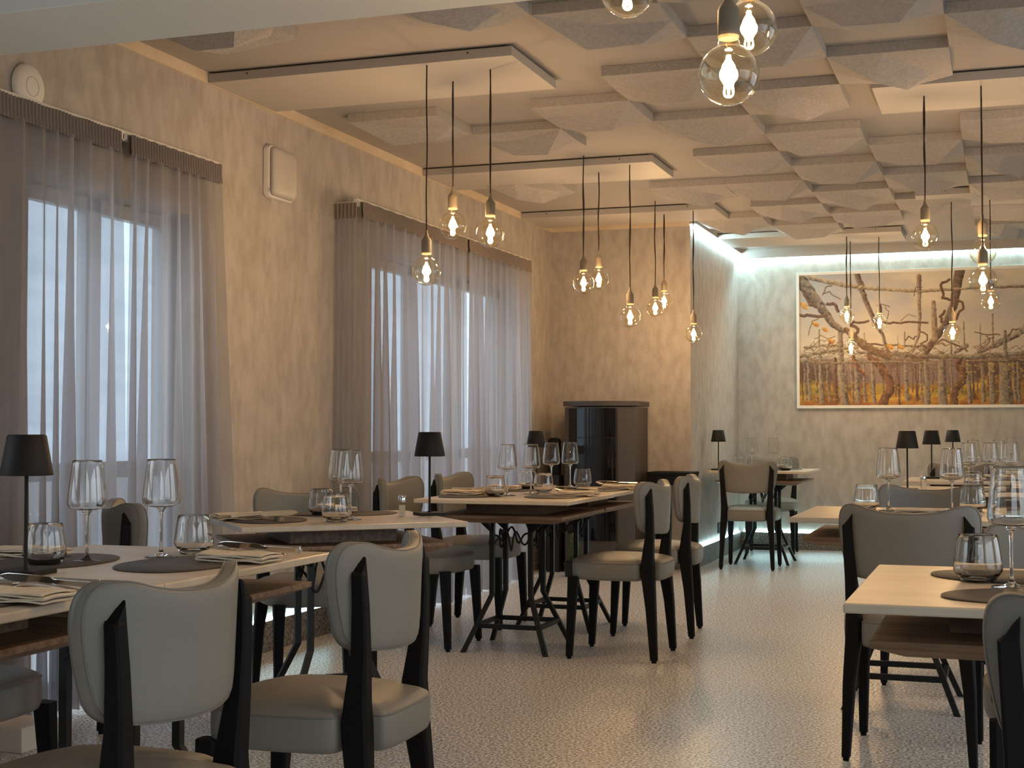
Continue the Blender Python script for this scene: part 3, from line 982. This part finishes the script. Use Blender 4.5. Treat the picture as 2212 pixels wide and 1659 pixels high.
setting(-0.31, 5.76, 0, 'hidden behind the wide chair back', (0.0, 0.0, 0), cut=False)
setting(-0.05, 8.48, 180, 'on the third right table', (-0.16, 0.10, 80), cutpos=(0.1, 0.10))
setting(-0.07, 8.04, 0, 'on the near side of the third right table', (-0.05, 0.0, 20), cut=False)
setting(0.02, 9.72, 0, 'on the fourth right table', (0.0, 0.0, 5), cut=False)
setting(-1.80, 11.85, 180, 'on the far side of the corner table', (0.03, 0.0, 8), cut=False)
setting(-1.85, 11.45, 0, 'on the near side of the corner table', (0.02, 0.0, 8), cut=False)

# ------------------------------------------------------------------ curtains
def curtain(name, y0, y1, xr, zr, zb, nf, label, seed, flare0=0.0, flare1=0.0, depth=0.040):
    rnd = random.Random(seed)
    r = empty(name, (xr, (y0 + y1) / 2, zr))
    tag(r, label, 'curtain', 'grey sheer curtains')
    N = nf * 14
    amp = [rnd.uniform(0.55, 1.35) for _ in range(nf * 2 + 3)]
    wid = [rnd.uniform(0.6, 1.5) for _ in range(nf)]
    tot = sum(wid)
    cum = [0]
    for q in wid:
        cum.append(cum[-1] + q / tot)
    rows = [0.0, 0.05, 0.12, 0.2, 0.3, 0.42, 0.56, 0.72, 0.86, 1.0]
    H = zr - 0.075 - zb
    ph = [rnd.uniform(-0.5, 0.5) for _ in range(nf + 1)]
    vs = []
    ym = (y0 + y1) / 2
    for t in rows:
        for i in range(N + 1):
            u = i / N
            k = min(nf - 1, max(j for j in range(nf) if cum[j] <= u + 1e-9))
            loc = (u - cum[k]) / (cum[k + 1] - cum[k])
            A = depth * (0.35 + 0.75 * t) * amp[k]
            x = A * math.sin(2 * PI * loc) + 0.35 * A * math.sin(4 * PI * loc + ph[k] * 6 + t * 2)
            yw = 0.014 * math.cos(2 * PI * loc + ph[k]) * (0.3 + t)
            y = y0 + (y1 - y0) * u + yw + flare0 * t * (1 - u) + flare1 * t * u
            y += 0.02 * t * math.sin(u * 17 + seed)
            vs.append((x + 0.012, y - ym, -0.075 - H * t + 0.008 * math.sin(u * 23 + seed) * (t > 0.99)))
    fs = []
    for a in range(len(rows) - 1):
        for i in range(N):
            p = a * (N + 1) + i
            fs.append((p, p + 1, p + N + 2, p + N + 1))
    MB().add(vs, fs).build('sheer_cloth', M_sheer, r, smooth='all', fix=False)
    # pleated header band
    NP = int((y1 - y0) / 0.020)
    M_ = NP * 6
    rings = []
    for z in (0.002, -0.012, -0.045, -0.072, -0.084):
        ring = []
        for i in range(M_ + 1):
            u = i / M_
            s = math.sin(2 * PI * NP * u)
            x = 0.0065 * s * (1.2 if z > -0.08 else 0.5) + 0.014 + (0.004 if z < -0.06 else 0)
            ring.append((x, (y1 - y0) * (u - 0.5), z + 0.002 * math.sin(u * 60)))
        rings.append(ring)
    m = MB()
    m.loft(rings, cap=False, closed=False)
    m.loft([[(x - 0.014 if False else 0.0, y, z) for x, y, z in q] for q in rings], cap=False, closed=False)
    m.build('gathered_header', M_header, r, smooth='all')
    return r
def rail(y0, y1, x, z, wall, label, brk):
    r = empty('curtain_rail', (x, (y0 + y1) / 2, z))
    tag(r, label, 'curtain rail', 'white curtain rails')
    h = (y1 - y0) / 2
    MB().box(-0.030, -0.004, -h, h, -0.024, 0.014).build('track', M_rail, r, bevel=0.002)
    for y in brk:
        MB().box(wall - x, -0.004, y - (y0 + y1) / 2 - 0.004, y - (y0 + y1) / 2 + 0.004, -0.03, 0.0 if y > 6.98 or y < 6.9 else 0.035).build('bracket', M_rail, r, bevel=0.001)
X1, Z1 = -3.375, 2.292
rail(3.20, 5.66, X1, Z1 + 0.004, XL, 'white curtain rail over the first window', (3.3, 4.915, 5.6))
curtain('curtain', 3.22, 4.875, X1, Z1, 0.035, 13, 'grey sheer curtain, left half at the first window', 3, 0, 0.02)
curtain('curtain', 4.94, 5.655, X1, Z1, 0.035, 7, 'grey sheer curtain, right half at the first window', 8, -0.045, 0.14)
X2, Z2 = -3.30, 2.325
rail(6.975, 9.95, X2, Z2 + 0.004, XL, 'white curtain rail over the second window, returning to the wall', (6.985, 8.55, 9.9))
curtain('curtain', 7.00, 8.59, X2, Z2, 0.02, 12, 'grey sheer curtain, left half at the second window', 5, 0, 0)
curtain('curtain', 8.63, 9.91, X2, Z2, 0.02, 11, 'grey sheer curtain, right half at the second window', 11, 0, 0.02)
# the short return of the second curtain toward the wall
rt = empty('curtain', (-3.37, 6.962, Z2 - 0.008))
tag(rt, 'short grey curtain return at the left end of the second window rail', 'curtain', 'grey sheer curtains')
vs, fs = [], []
for a, t in enumerate((0.0, 0.3, 0.7, 1.0)):
    for i in range(41):
        u = i / 40
        vs.append((-0.065 + 0.135 * u, 0.010 * math.sin(u * 2 * PI * 4) - 0.02 * t * (1 - u), -0.075 - (Z2 - 0.095) * t))
for a in range(3):
    for i in range(40):
        p = a * 41 + i
        fs.append((p, p + 1, p + 42, p + 41))
MB().add(vs, fs).build('sheer_cloth', M_sheer, rt, smooth='all', fix=False)
m = MB()
rings = [[(-0.065 + 0.135 * i / 40, -0.008 + 0.006 * math.sin(i / 40 * 2 * PI * 6), z) for i in range(41)] for z in (0.0, -0.04, -0.084)]
m.loft(rings, cap=False, closed=False)
m.build('gathered_header', M_header, rt, smooth='all', fix=False)

# ------------------------------------------------------------------ wall fittings
r = empty('emergency_light', (XL, 6.30, 2.365))
tag(r, 'white curved emergency light box on the wall between the windows', 'wall light')
def rrect(hy, hz, rad, n=6):
    out = []
    for cy, cz_, a0 in ((hy - rad, hz - rad, 0), (-hy + rad, hz - rad, 90), (-hy + rad, -hz + rad, 180), (hy - rad, -hz + rad, 270)):
        for k in range(n + 1):
            a = R(a0 + 90 * k / n)
            out.append((cy + rad * math.cos(a), cz_ + rad * math.sin(a)))
    return out
q = rrect(0.128, 0.130, 0.03)
MB().loft([[(x, y * s, z * s) for y, z in q] for x, s in ((0.001, 0.98), (0.004, 1.0), (0.030, 1.0), (0.034, 0.98))]).build('housing', M_white, r, smooth=True)
rings = []
for x, s in ((0.034, 0.93), (0.046, 0.93), (0.056, 0.88), (0.062, 0.75), (0.064, 0.5), (0.065, 0.02)):
    rings.append([(x + 0.012 * (1 - (z / 0.13) ** 2) * s, y * s, z * s) for y, z in q])
MB().loft(rings).build('diffuser', M_panel, r, smooth='all')
MB().box(0.02, 0.036, -0.127, -0.107, -0.105, -0.085).build('test_button', M_winf, r)
MB().tube([(0.02, -0.06, -0.13), (0.02, -0.06, -0.155)], 0.002, 6).build('cable_stub', M_white, r)
r = empty('access_point', (XL, 4.376, 2.367))
tag(r, 'round white disc with an inner ring above the first curtain', 'wall device')
RX = Matrix.Rotation(PI / 2, 4, 'Y')
MB().lathe([(0.0, 0.001), (0.082, 0.001), (0.088, 0.008), (0.086, 0.018), (0.075, 0.027), (0.045, 0.032), (0.0, 0.033)], 48, RX).build('housing', M_white, r, smooth=True)
MB().tube([(0.0325, 0.036 * math.cos(t), 0.036 * math.sin(t)) for t in [i / 36 * 2 * PI for i in range(36)]], 0.0012, 6, closed=True).build('ring', M_winf, r, smooth='all')
r = empty('power_socket', (XS, 11.98, 0.25))
tag(r, 'small black power socket low on the recess wall', 'socket')
MB().box(0.0005, 0.010, -0.04, 0.04, -0.045, 0.045).build('cover_plate', M_lampblack, r, bevel=0.003)
for y in (-0.012, 0.012):
    MB().lathe([(0, 0.010), (0.006, 0.010), (0.006, 0.012), (0, 0.012)], 12, Matrix.Translation((0, y, 0)) @ RX).build('socket_hole', M_chrome, r)

# ------------------------------------------------------------------ stove
r = empty('pellet_stove', (-2.895, 10.58, 0))
tag(r, 'tall curved pellet stove with black glass front and brown sides', 'stove')
def stove_outline(w, d, bow, n=14):
    pts = [(w, d)]
    pts.append((-w, d))
    pts.append((-w, -d + 0.02))
    for k in range(n + 1):
        x = -w + 2 * w * k / n
        pts.append((x, -d - bow * (1 - (x / w) ** 2)))
    pts.append((w, -d + 0.02))
    return pts
o0 = stove_outline(0.275, 0.20, 0.07)
MB().loft([[(x, y, z) for x, y in o0] for z in (0.05, 1.255)]).build('body', M_stovebody, r, smooth=True)
o1 = stove_outline(0.286, 0.212, 0.075)
MB().loft([[(x, y, z) for x, y in o1] for z in (1.262, 1.300)]).build('top_plate', M_stovebody, r, smooth=True, bevel=0.003)
o2 = stove_outline(0.270, 0.19, 0.06)
MB().loft([[(x, y, z) for x, y in o2] for z in (0.0, 0.06)]).build('plinth', M_stovebody, r)
def bowed(x0, x1, z0, z1, off, name, m, th=0.008, par=r):
    n = 12
    a = []
    for zz in (z0, z1):
        f_, b_ = [], []
        for k in range(n + 1):
            x = x0 + (x1 - x0) * k / n
            y = -0.20 - 0.07 * (1 - (x / 0.275) ** 2)
            f_.append((x, y - off - th, zz)); b_.append((x, y - off, zz))
        a.append(f_ + b_[::-1])
    return MB().loft(a).build(name, m, par, smooth=True)
door = bowed(-0.236, 0.140, 0.25, 1.245, 0.004, 'door', M_stoveglass)
bowed(-0.236, 0.140, 1.02, 1.026, 0.010, 'door_seam', M_lampblack, 0.003, door)
bowed(0.147, 0.152, 0.10, 1.245, 0.004, 'side_seam', M_lampblack, 0.003)
MB().tube([(0.125, -0.265, 0.62), (0.125, -0.30, 0.64), (0.125, -0.30, 0.86), (0.125, -0.265, 0.88)], 0.007, 8).build('handle', M_blackmetal, door, smooth='all')
# black rounded pieces left of the stove
r = empty('tool_stand', (-3.33, 10.62, 0))
tag(r, 'slim black stand with rounded top between curtain and stove', 'stand')
q = [(y, z) for y, z in rrect(0.045, 0.49, 0.03)]
MB().loft([[(y, x, z + 0.53) for y, z in q] for x in (-0.03, 0.03)]).build('back_panel', M_lampblack, r, smooth=True)
MB().box(-0.08, 0.08, -0.09, 0.06, 0.0, 0.045).build('foot', M_lampblack, r, bevel=0.004)
r = empty('control_box', (-3.245, 10.40, 0))
tag(r, 'black box with small white marks in front of the slim stand', 'box')
MB().box(-0.065, 0.035, -0.05, 0.08, 0.0, 0.735).build('housing', M_lampblack, r, bevel=0.004)
mk = MB()
for k in range(5):
    mk.box(-0.035 + k * 0.011, -0.029 + k * 0.011, -0.0515, -0.0505, 0.655, 0.661)
mk.build('marks', M_white, r)

# black side table at the corner
r = empty('side_table', (-2.40, 10.685, -0.035))
tag(r, 'black square side table at the recess corner beside the stove', 'side table')
MB().box(-0.17, 0.17, -0.17, 0.165, 0.775, 0.797).build('tabletop', M_blackwood, r, bevel=0.002)
MB().box(-0.165, 0.165, -0.165, 0.16, 0.70, 0.775).build('apron', M_blackwood, r)
d = MB().box(-0.125, 0.125, -0.172, -0.165, 0.708, 0.768).build('drawer', M_blackwood, r, bevel=0.001)

for sx in (-1, 1):
    for sy in (-1, 1):
        MB().box(sx * 0.145 - 0.02, sx * 0.145 + 0.02, sy * 0.142 - 0.02, sy * 0.142 + 0.02, 0.035, 0.70).build('leg', M_blackwood, r, bevel=0.002)

# potted cactus behind the long table
r = empty('potted_cactus', (-3.02, 10.08, 0))
tag(r, 'small dark green cactus in a black pot near the stove', 'plant')
MB().lathe([(0.0, 0.0), (0.055, 0.0), (0.07, 0.11), (0.062, 0.11), (0.058, 0.095), (0.0, 0.095)], 24).build('pot', M_lampblack, r, smooth=True)
m = MB()
ring = lambda rr, z, x0=0: [(x0 + rr * (1 + 0.12 * math.cos(9 * t)) * math.cos(t), rr * (1 + 0.12 * math.cos(9 * t)) * math.sin(t), z) for t in [i / 36 * 2 * PI for i in range(36)]]
m.loft([ring(0.022, 0.09), ring(0.027, 0.16), ring(0.027, 0.26), ring(0.022, 0.31), ring(0.010, 0.33)])
m.loft([ring(0.012, 0.16, 0.045), ring(0.014, 0.22, 0.045), ring(0.006, 0.25, 0.045)])
m.tube([(0.02, 0, 0.17), (0.045, 0, 0.165)], 0.010, 10)
m.build('stem', M_green, r, smooth='all')
# pale block at the first curtain's foot
tag(MB().box(-3.31, -3.13, 4.00, 4.20, 0, 0.085).build('doorstop_block', M_white, bevel=0.004), 'low pale block on the floor at the left edge under the curtain', 'block')

# ------------------------------------------------------------------ painting of a bare vine pergola
PX0, PX1, PZ0, PZ1 = -1.765, 1.60, 1.273, 2.500
r = empty('framed_painting', ((PX0 + PX1) / 2, YF - 0.02, PZ0))
tag(r, 'wide vineyard pergola painting in a thin white frame', 'painting')
cx = (PX0 + PX1) / 2
fw = 0.026
m = MB()
m.box(PX0 - cx, PX1 - cx, -0.018, 0.018, 0, fw); m.box(PX0 - cx, PX1 - cx, -0.018, 0.018, PZ1 - PZ0 - fw, PZ1 - PZ0)
m.box(PX0 - cx, PX0 - cx + fw, -0.018, 0.018, fw, PZ1 - PZ0 - fw); m.box(PX1 - cx - fw, PX1 - cx, -0.018, 0.018, fw, PZ1 - PZ0 - fw)
m.build('frame', M_frame, r, bevel=0.001)
ix0, ix1, iz0, iz1 = PX0 + fw, PX1 - fw, PZ0 + fw, PZ1 - fw
PW, PH = ix1 - ix0, iz1 - iz0
NX, NZ = 760, 300
gx = np.linspace(0, PW, NX)
gz = np.linspace(0, PH, NZ)
GX, GZ = np.meshgrid(gx, gz)
rng = np.random.RandomState(4)
def vnoise(fx, fz, seed, oct=4):
    rs = np.random.RandomState(seed)
    out = np.zeros_like(GX)
    a = 1.0
    tot = 0
    for o_ in range(oct):
        w_, h_ = int(PW * fx) + 3, int(PH * fz) + 3
        g = rs.rand(h_, w_)
        X = GX * fx; Z = GZ * fz
        xi = X.astype(int); zi = Z.astype(int)
        tx = X - xi; tz = Z - zi
        tx = tx * tx * (3 - 2 * tx); tz = tz * tz * (3 - 2 * tz)
        out += a * ((g[zi, xi] * (1 - tx) + g[zi, xi + 1] * tx) * (1 - tz) + (g[zi + 1, xi] * (1 - tx) + g[zi + 1, xi + 1] * tx) * tz)
        tot += a
        a *= 0.55
        fx *= 2; fz *= 2
    return out / tot
def srgb(c):
    c = np.array(c, float) / 255
    return np.where(c <= 0.04045, c / 12.92, ((c + 0.055) / 1.055) ** 2.4)
def mixc(img, c, a):
    img[:] = img * (1 - a[..., None]) + np.asarray(c)[None, None, :] * a[..., None]
# picture units: u runs right, v runs down, as measured on the canvas (1185 units tall)
def ux(u):
    return (u - 148) * 0.000930
def vz(u, v):
    vt = 145 - (u - 148) * 0.034
    return (1330 - v) / (1330 - vt) * PH
img = np.ones((NZ, NX, 3)) * srgb((160, 158, 160))
h = GZ / PH
mixc(img, srgb((205, 186, 158)), np.clip(1.35 - 1.6 * np.abs(h - 0.55), 0, 1) * 0.75)
cl = vnoise(1.6, 2.6, 11, 5)
mixc(img, srgb((216, 200, 172)), np.clip((cl - 0.47) * 9, 0, 1) * np.clip((h - 0.35) * 4, 0, 1) * 0.75)
mixc(img, srgb((158, 158, 168)), np.clip((0.45 - cl) * 8, 0, 1) * np.clip((h - 0.55) * 4, 0, 1) * 0.6)
hz = vnoise(5, 4, 5, 4)
mixc(img, srgb((118, 88, 82)), np.clip((0.37 + 0.06 * (hz - 0.5) - h) * 30, 0, 1) * 0.85)
mixc(img, srgb((88, 60, 42)), np.clip((hz - 0.42) * 8, 0, 1) * np.clip((0.36 - h) * 14, 0, 1) * 0.85)
fol = vnoise(14, 18, 6, 4)
gr = np.clip((0.185 + 0.05 * (hz - 0.5) * 2 - h) * 25, 0, 1)
mixc(img, srgb((168, 118, 48)), gr)
mixc(img, srgb((204, 158, 64)), gr * np.clip((fol - 0.52) * 8, 0, 1))
mixc(img, srgb((120, 78, 30)), gr * np.clip((0.46 - fol) * 9, 0, 1))
mixc(img, srgb((120, 112, 40)), gr * np.clip((vnoise(4, 9, 9, 3) - 0.55) * 8, 0, 1) * 0.6)
mixc(img, srgb((150, 82, 34)), np.clip((0.05 - h) * 30, 0, 1) * 0.6)
grain = vnoise(60, 60, 12, 2)
def stroke(pts, ws, dark, light, wob=0.0, alpha=1.0):
    P = [np.array((ux(p[0]), vz(p[0], p[1]))) for p in pts]
    if not isinstance(ws, (list, tuple)):
        ws = [ws] * len(P)
    ws = [w * 0.00093 * 0.5 for w in ws]
    if wob:
        Q, V = [P[0]], [ws[0]]
        for a, c, wa, wc in zip(P, P[1:], ws, ws[1:]):
            n = max(2, int(np.linalg.norm(c - a) / 0.03))
            for k in range(1, n + 1):
                t = k / n
                Q.append(a + (c - a) * t + (rng.rand(2) - 0.5) * wob * 0.00186 * (k < n))
                V.append(wa + (wc - wa) * t)
        P, ws = Q, V
    dark, light = srgb(dark), srgb(light)
    for a, c, wa, wc in zip(P, P[1:], ws, ws[1:]):
        wm = max(wa, wc) + 0.004
        x0, x1 = min(a[0], c[0]) - wm, max(a[0], c[0]) + wm
        z0, z1 = min(a[1], c[1]) - wm, max(a[1], c[1]) + wm
        i0, i1 = np.searchsorted(gx, [x0, x1]); j0, j1 = np.searchsorted(gz, [z0, z1])
        if i1 <= i0 or j1 <= j0:
            continue
        X, Z = GX[j0:j1, i0:i1], GZ[j0:j1, i0:i1]
        d = c - a
        L = max(1e-6, np.hypot(*d))
        t = np.clip(((X - a[0]) * d[0] + (Z - a[1]) * d[1]) / (L * L), 0, 1)
        px_, pz_ = a[0] + t * d[0], a[1] + t * d[1]
        w = wa + (wc - wa) * t
        dist = np.hypot(X - px_, Z - pz_)
        side = ((X - px_) * (-d[1]) + (Z - pz_) * d[0]) / (L * np.maximum(w, 1e-5))
        if 0.5 * d[1] + 0.87 * d[0] < 0:
            side = -side
        m_ = np.clip((w - dist) / 0.0022 + 0.5, 0, 1) * alpha
        g = grain[j0:j1, i0:i1]
        lt = np.clip(0.5 + 0.45 * side + (g - 0.5) * 0.9, 0, 1)
        colr = dark[None, None, :] * (1 - lt[..., None]) + light[None, None, :] * lt[..., None]
        sub = img[j0:j1, i0:i1]
        sub[:] = sub * (1 - m_[..., None]) + colr * m_[..., None]
GD, GL = (74, 60, 50), (176, 158, 132)
BD, BL = (56, 36, 25), (128, 92, 64)
PD, PL = (78, 62, 52), (168, 148, 124)
# far small posts
for k in range(64):
    u = 150 + k * 56 + rng.randint(-18, 18)
    tp_ = 1020 + rng.randint(-60, 40)
    bt = 1180 + rng.randint(0, 80)
    stroke([(u + rng.randint(-6, 6), tp_), (u, bt)], [9, 13], (76, 54, 42), (124, 100, 80), 6, 0.9)
# low tangle of canes
for k in range(60):
    u = rng.randint(100, 3400)
    v = 880 + rng.randint(0, 160)
    stroke([(u, v), (u + 160, v + rng.randint(-22, 22)), (u + 330, v + rng.randint(-30, 30))], 6, BD, (160, 126, 92), 14, 0.8)
posts = [(170, 950, 12), (200, 980, 14), (235, 880, 30), (300, 960, 14), (350, 880, 42), (415, 940, 18), (495, 900, 32), (635, 960, 18), (690, 930, 42), (760, 960, 28), (838, 930, 34), (1070, 940, 20),
         (1150, 930, 38), (1235, 960, 20), (1283, 940, 24), (1335, 930, 52), (1475, 870, 80), (1555, 930, 22), (1712, 900, 38), (1750, 960, 20), (1830, 920, 36), (1912, 880, 60), (2035, 900, 120),
         (2110, 940, 30), (2150, 940, 28), (2260, 900, 60), (2400, 920, 40), (2480, 880, 90), (2620, 930, 36), (2760, 900, 60), (2900, 930, 40), (3050, 880, 100), (3220, 930, 40), (3400, 900, 50)]
for u, v, w in posts:
    g2 = rng.rand() < 0.3
    stroke([(u - 8, v), (u + rng.randint(-4, 8), 1120), (u + rng.randint(4, 18), 1300 + rng.randint(-30, 30))], [w * 0.8, w * 0.9, w * 1.1], BD if g2 else PD, BL if g2 else PL, 4)
stroke([(535, 650), (540, 1000), (575, 1330)], [46, 62, 80], PD, PL, 3)
# twisted trunks
stroke([(800, 800), (815, 900), (900, 960), (960, 1060), (1000, 1130), (1000, 1200), (950, 1260), (930, 1335)], [30, 50, 80, 80, 76, 74, 80, 90], (64, 38, 24), (136, 92, 62), 10)
stroke([(1650, 880), (1615, 960), (1665, 1050), (1650, 1120), (1590, 1190), (1570, 1260), (1575, 1335)], [36, 50, 66, 70, 66, 66, 80], (66, 40, 26), (138, 96, 66), 10)
stroke([(640, 850), (690, 970), (760, 1050)], [30, 40, 26], (74, 42, 24), (150, 98, 60), 10)
stroke([(2560, 880), (2600, 1000), (2540, 1120), (2580, 1335)], [40, 60, 66, 84], (66, 40, 26), (138, 96, 66), 10)
# long beams
stroke([(150, 885), (400, 840), (560, 812), (700, 805)], [34, 26, 26, 16], GD, GL, 5)
stroke([(200, 800), (330, 790), (520, 780)], [26, 20, 12], GD, GL, 8)
stroke([(600, 840), (900, 850), (1000, 862), (1300, 880), (1700, 892), (2212, 858), (2900, 870), (3600, 850)], [22, 40, 44, 52, 44, 44, 50, 44], GD, GL, 5)
stroke([(150, 925), (500, 945), (1000, 935), (1420, 950)], [26, 20, 16, 14], GD, (166, 140, 110), 6)
stroke([(800, 770), (1000, 780), (1300, 800)], [18, 16, 10], BD, BL, 8)
stroke([(1300, 830), (1480, 730), (1700, 840)], 14, BD, BL, 12)
stroke([(1700, 935), (2212, 925), (3000, 940)], [22, 24, 20], BD, (160, 130, 100), 6)
# slanting trunks of the pergola
stroke([(110, 120), (200, 240), (330, 400), (470, 590), (570, 650)], [110, 120, 90, 66, 50], (58, 46, 40), (150, 126, 104), 5)
stroke([(590, 640), (700, 750), (860, 840), (990, 890)], [50, 80, 76, 60], (64, 42, 28), (140, 104, 72), 8)
stroke([(695, 120), (745, 290), (815, 460), (880, 600), (930, 680), (985, 850)], [56, 50, 44, 40, 30, 26], (60, 46, 38), (142, 118, 96), 5)
stroke([(1640, 80), (1610, 260), (1580, 430), (1500, 600), (1400, 740), (1330, 850)], [92, 84, 72, 60, 64, 50], (56, 42, 34), (138, 112, 90), 5)
stroke([(2260, 600), (2100, 700), (1950, 780), (1800, 840)], [76, 66, 60, 40], GD, (190, 172, 146), 5)
stroke([(1590, 850), (1690, 790)], [30, 50], BD, GL, 5)
stroke([(3050, 60), (2850, 420), (2700, 640), (2500, 840)], [90, 80, 70, 60], (56, 42, 34), (138, 112, 90), 5)
stroke([(2300, 100), (2420, 330), (2520, 560), (2640, 850)], [60, 56, 50, 36], (60, 46, 38), (142, 118, 96), 5)
stroke([(250, 160), (400, 195), (560, 225), (800, 262), (1270, 285), (1720, 262)], [50, 46, 48, 32, 34, 22], (104, 84, 64), (196, 172, 138), 4)
stroke([(1700, 262), (2300, 240), (3000, 280)], [22, 30, 26], GD, GL, 4)
# uprights
stroke([(1270, 150), (1270, 300), (1272, 560), (1262, 700), (1200, 850)], [46, 38, 30, 28, 18], (88, 68, 56), (176, 150, 126), 4)
stroke([(1400, 390), (1412, 720)], [40, 62], (100, 80, 62), (180, 152, 122), 2)
for u, v0, v1, w in ((1670, 570, 800, 20), (1818, 590, 840, 12), (1927, 500, 760, 18), (335, 640, 800, 20), (760, 670, 780, 12), (1135, 660, 800, 16), (1072, 700, 840, 10), (1555, 740, 860, 20),
                     (2035, 660, 870, 40), (2340, 600, 840, 24), (2700, 560, 830, 26), (2950, 600, 840, 18), (3200, 520, 840, 30)):
    stroke([(u, v0), (u, v1)], [w * 0.7, w], GD, GL, 4)
TD, TL = (66, 44, 32), (122, 88, 62)
for pts, w in (([(190, 290), (215, 340), (250, 410), (310, 430)], 34), ([(370, 320), (400, 250), (460, 240)], 10), ([(380, 310), (440, 290), (480, 330), (540, 360)], 9), ([(415, 405), (470, 400), (500, 425), (515, 470)], 30),
               ([(640, 600), (690, 620), (700, 660), (680, 700)], 30), ([(640, 590), (660, 565), (720, 575), (800, 560)], 22), ([(930, 575), (1100, 580), (1240, 572), (1345, 578)], 20), ([(880, 418), (940, 410), (1000, 430)], 8),
               ([(955, 430), (990, 470), (975, 540)], 7), ([(148, 505), (300, 515), (400, 512)], 30), ([(1545, 180), (1480, 210), (1470, 250), (1490, 310), (1480, 350), (1550, 370)], 24), ([(1600, 370), (1660, 390), (1668, 450), (1620, 500), (1590, 560)], 22),
               ([(1500, 470), (1460, 520), (1470, 570)], 26), ([(330, 540), (270, 560), (250, 620), (235, 690)], 8), ([(1100, 560), (1170, 500), (1240, 520)], 6), ([(1770, 665), (1880, 690), (1990, 690)], 10),
               ([(1140, 740), (1170, 700), (1220, 730), (1240, 700)], 12), ([(1280, 660), (1340, 690), (1340, 740), (1280, 770), (1330, 800)], 14), ([(290, 720), (350, 690), (420, 720), (490, 700)], 7), ([(440, 760), (480, 740), (420, 780)], 14),
               ([(680, 260), (750, 200), (760, 240), (700, 280)], 7), ([(1225, 330), (1240, 250), (1300, 250)], 7), ([(2060, 700), (2100, 640), (2150, 640)], 12), ([(1870, 700), (1900, 750), (1870, 790)], 10)):
    stroke(pts, w, TD, TL, 8)
for k in range(170):
    u = rng.randint(150, 3500)
    v = 770 + rng.randint(0, 120)
    pts = [(u, v)]
    for q in range(4):
        pts.append((pts[-1][0] + rng.randint(10, 50), pts[-1][1] + rng.randint(-35, 35)))
    stroke(pts, rng.randint(4, 9), TD, (156, 120, 84), 8, 0.85)
for u, v, w in ((190, 415, 46), (205, 440, 30), (305, 590, 40), (395, 640, 34), (1000, 800, 40), (1100, 800, 34), (450, 745, 40)):
    stroke([(u - 14, v - 8), (u + 14, v + 6)], w, (150, 92, 30), (222, 164, 72), 6, 0.9)
for k in range(420):
    u = rng.randint(1640, 3500) if k % 3 else rng.randint(150, 3500)
    v = rng.randint(940, 1080) if k % 3 else rng.randint(1110, 1300)
    stroke([(u, v), (u + 8, v + 4)], rng.randint(6, 14), (140, 108, 40), (214, 178, 84), 0, 0.7)
me = bpy.data.meshes.new('canvas')
V = np.zeros((NZ * NX, 3))
V[:, 0] = (GX + ix0 - cx).ravel()
V[:, 1] = -0.006
V[:, 2] = (GZ + iz0 - PZ0).ravel()
idx = np.arange(NZ * NX).reshape(NZ, NX)
F = np.stack([idx[:-1, :-1], idx[:-1, 1:], idx[1:, 1:], idx[1:, :-1]], -1).reshape(-1, 4)
me.vertices.add(len(V)); me.vertices.foreach_set('co', V.ravel())
me.loops.add(F.size); me.loops.foreach_set('vertex_index', F.ravel().astype(np.int32))
me.polygons.add(len(F)); me.polygons.foreach_set('loop_start', (np.arange(len(F)) * 4).astype(np.int32))
me.update(calc_edges=True)
ca = me.color_attributes.new('paint', 'FLOAT_COLOR', 'POINT')
ca.data.foreach_set('color', np.concatenate([img.reshape(-1, 3), np.ones((NZ * NX, 1))], 1).ravel().astype(np.float32))
mp_ = mat('oil_paint', (0.5, 0.5, 0.5), 0.6, bump=0.05, bscale=120)
at = mp_.node_tree.nodes.new('ShaderNodeAttribute')
at.attribute_name = 'paint'
mp_.node_tree.links.new(at.outputs['Color'], mp_.node_tree.nodes['Principled BSDF'].inputs['Base Color'])
me.materials.append(mp_)
o = bpy.data.objects.new('canvas', me)
COL.objects.link(o)
o.parent = r
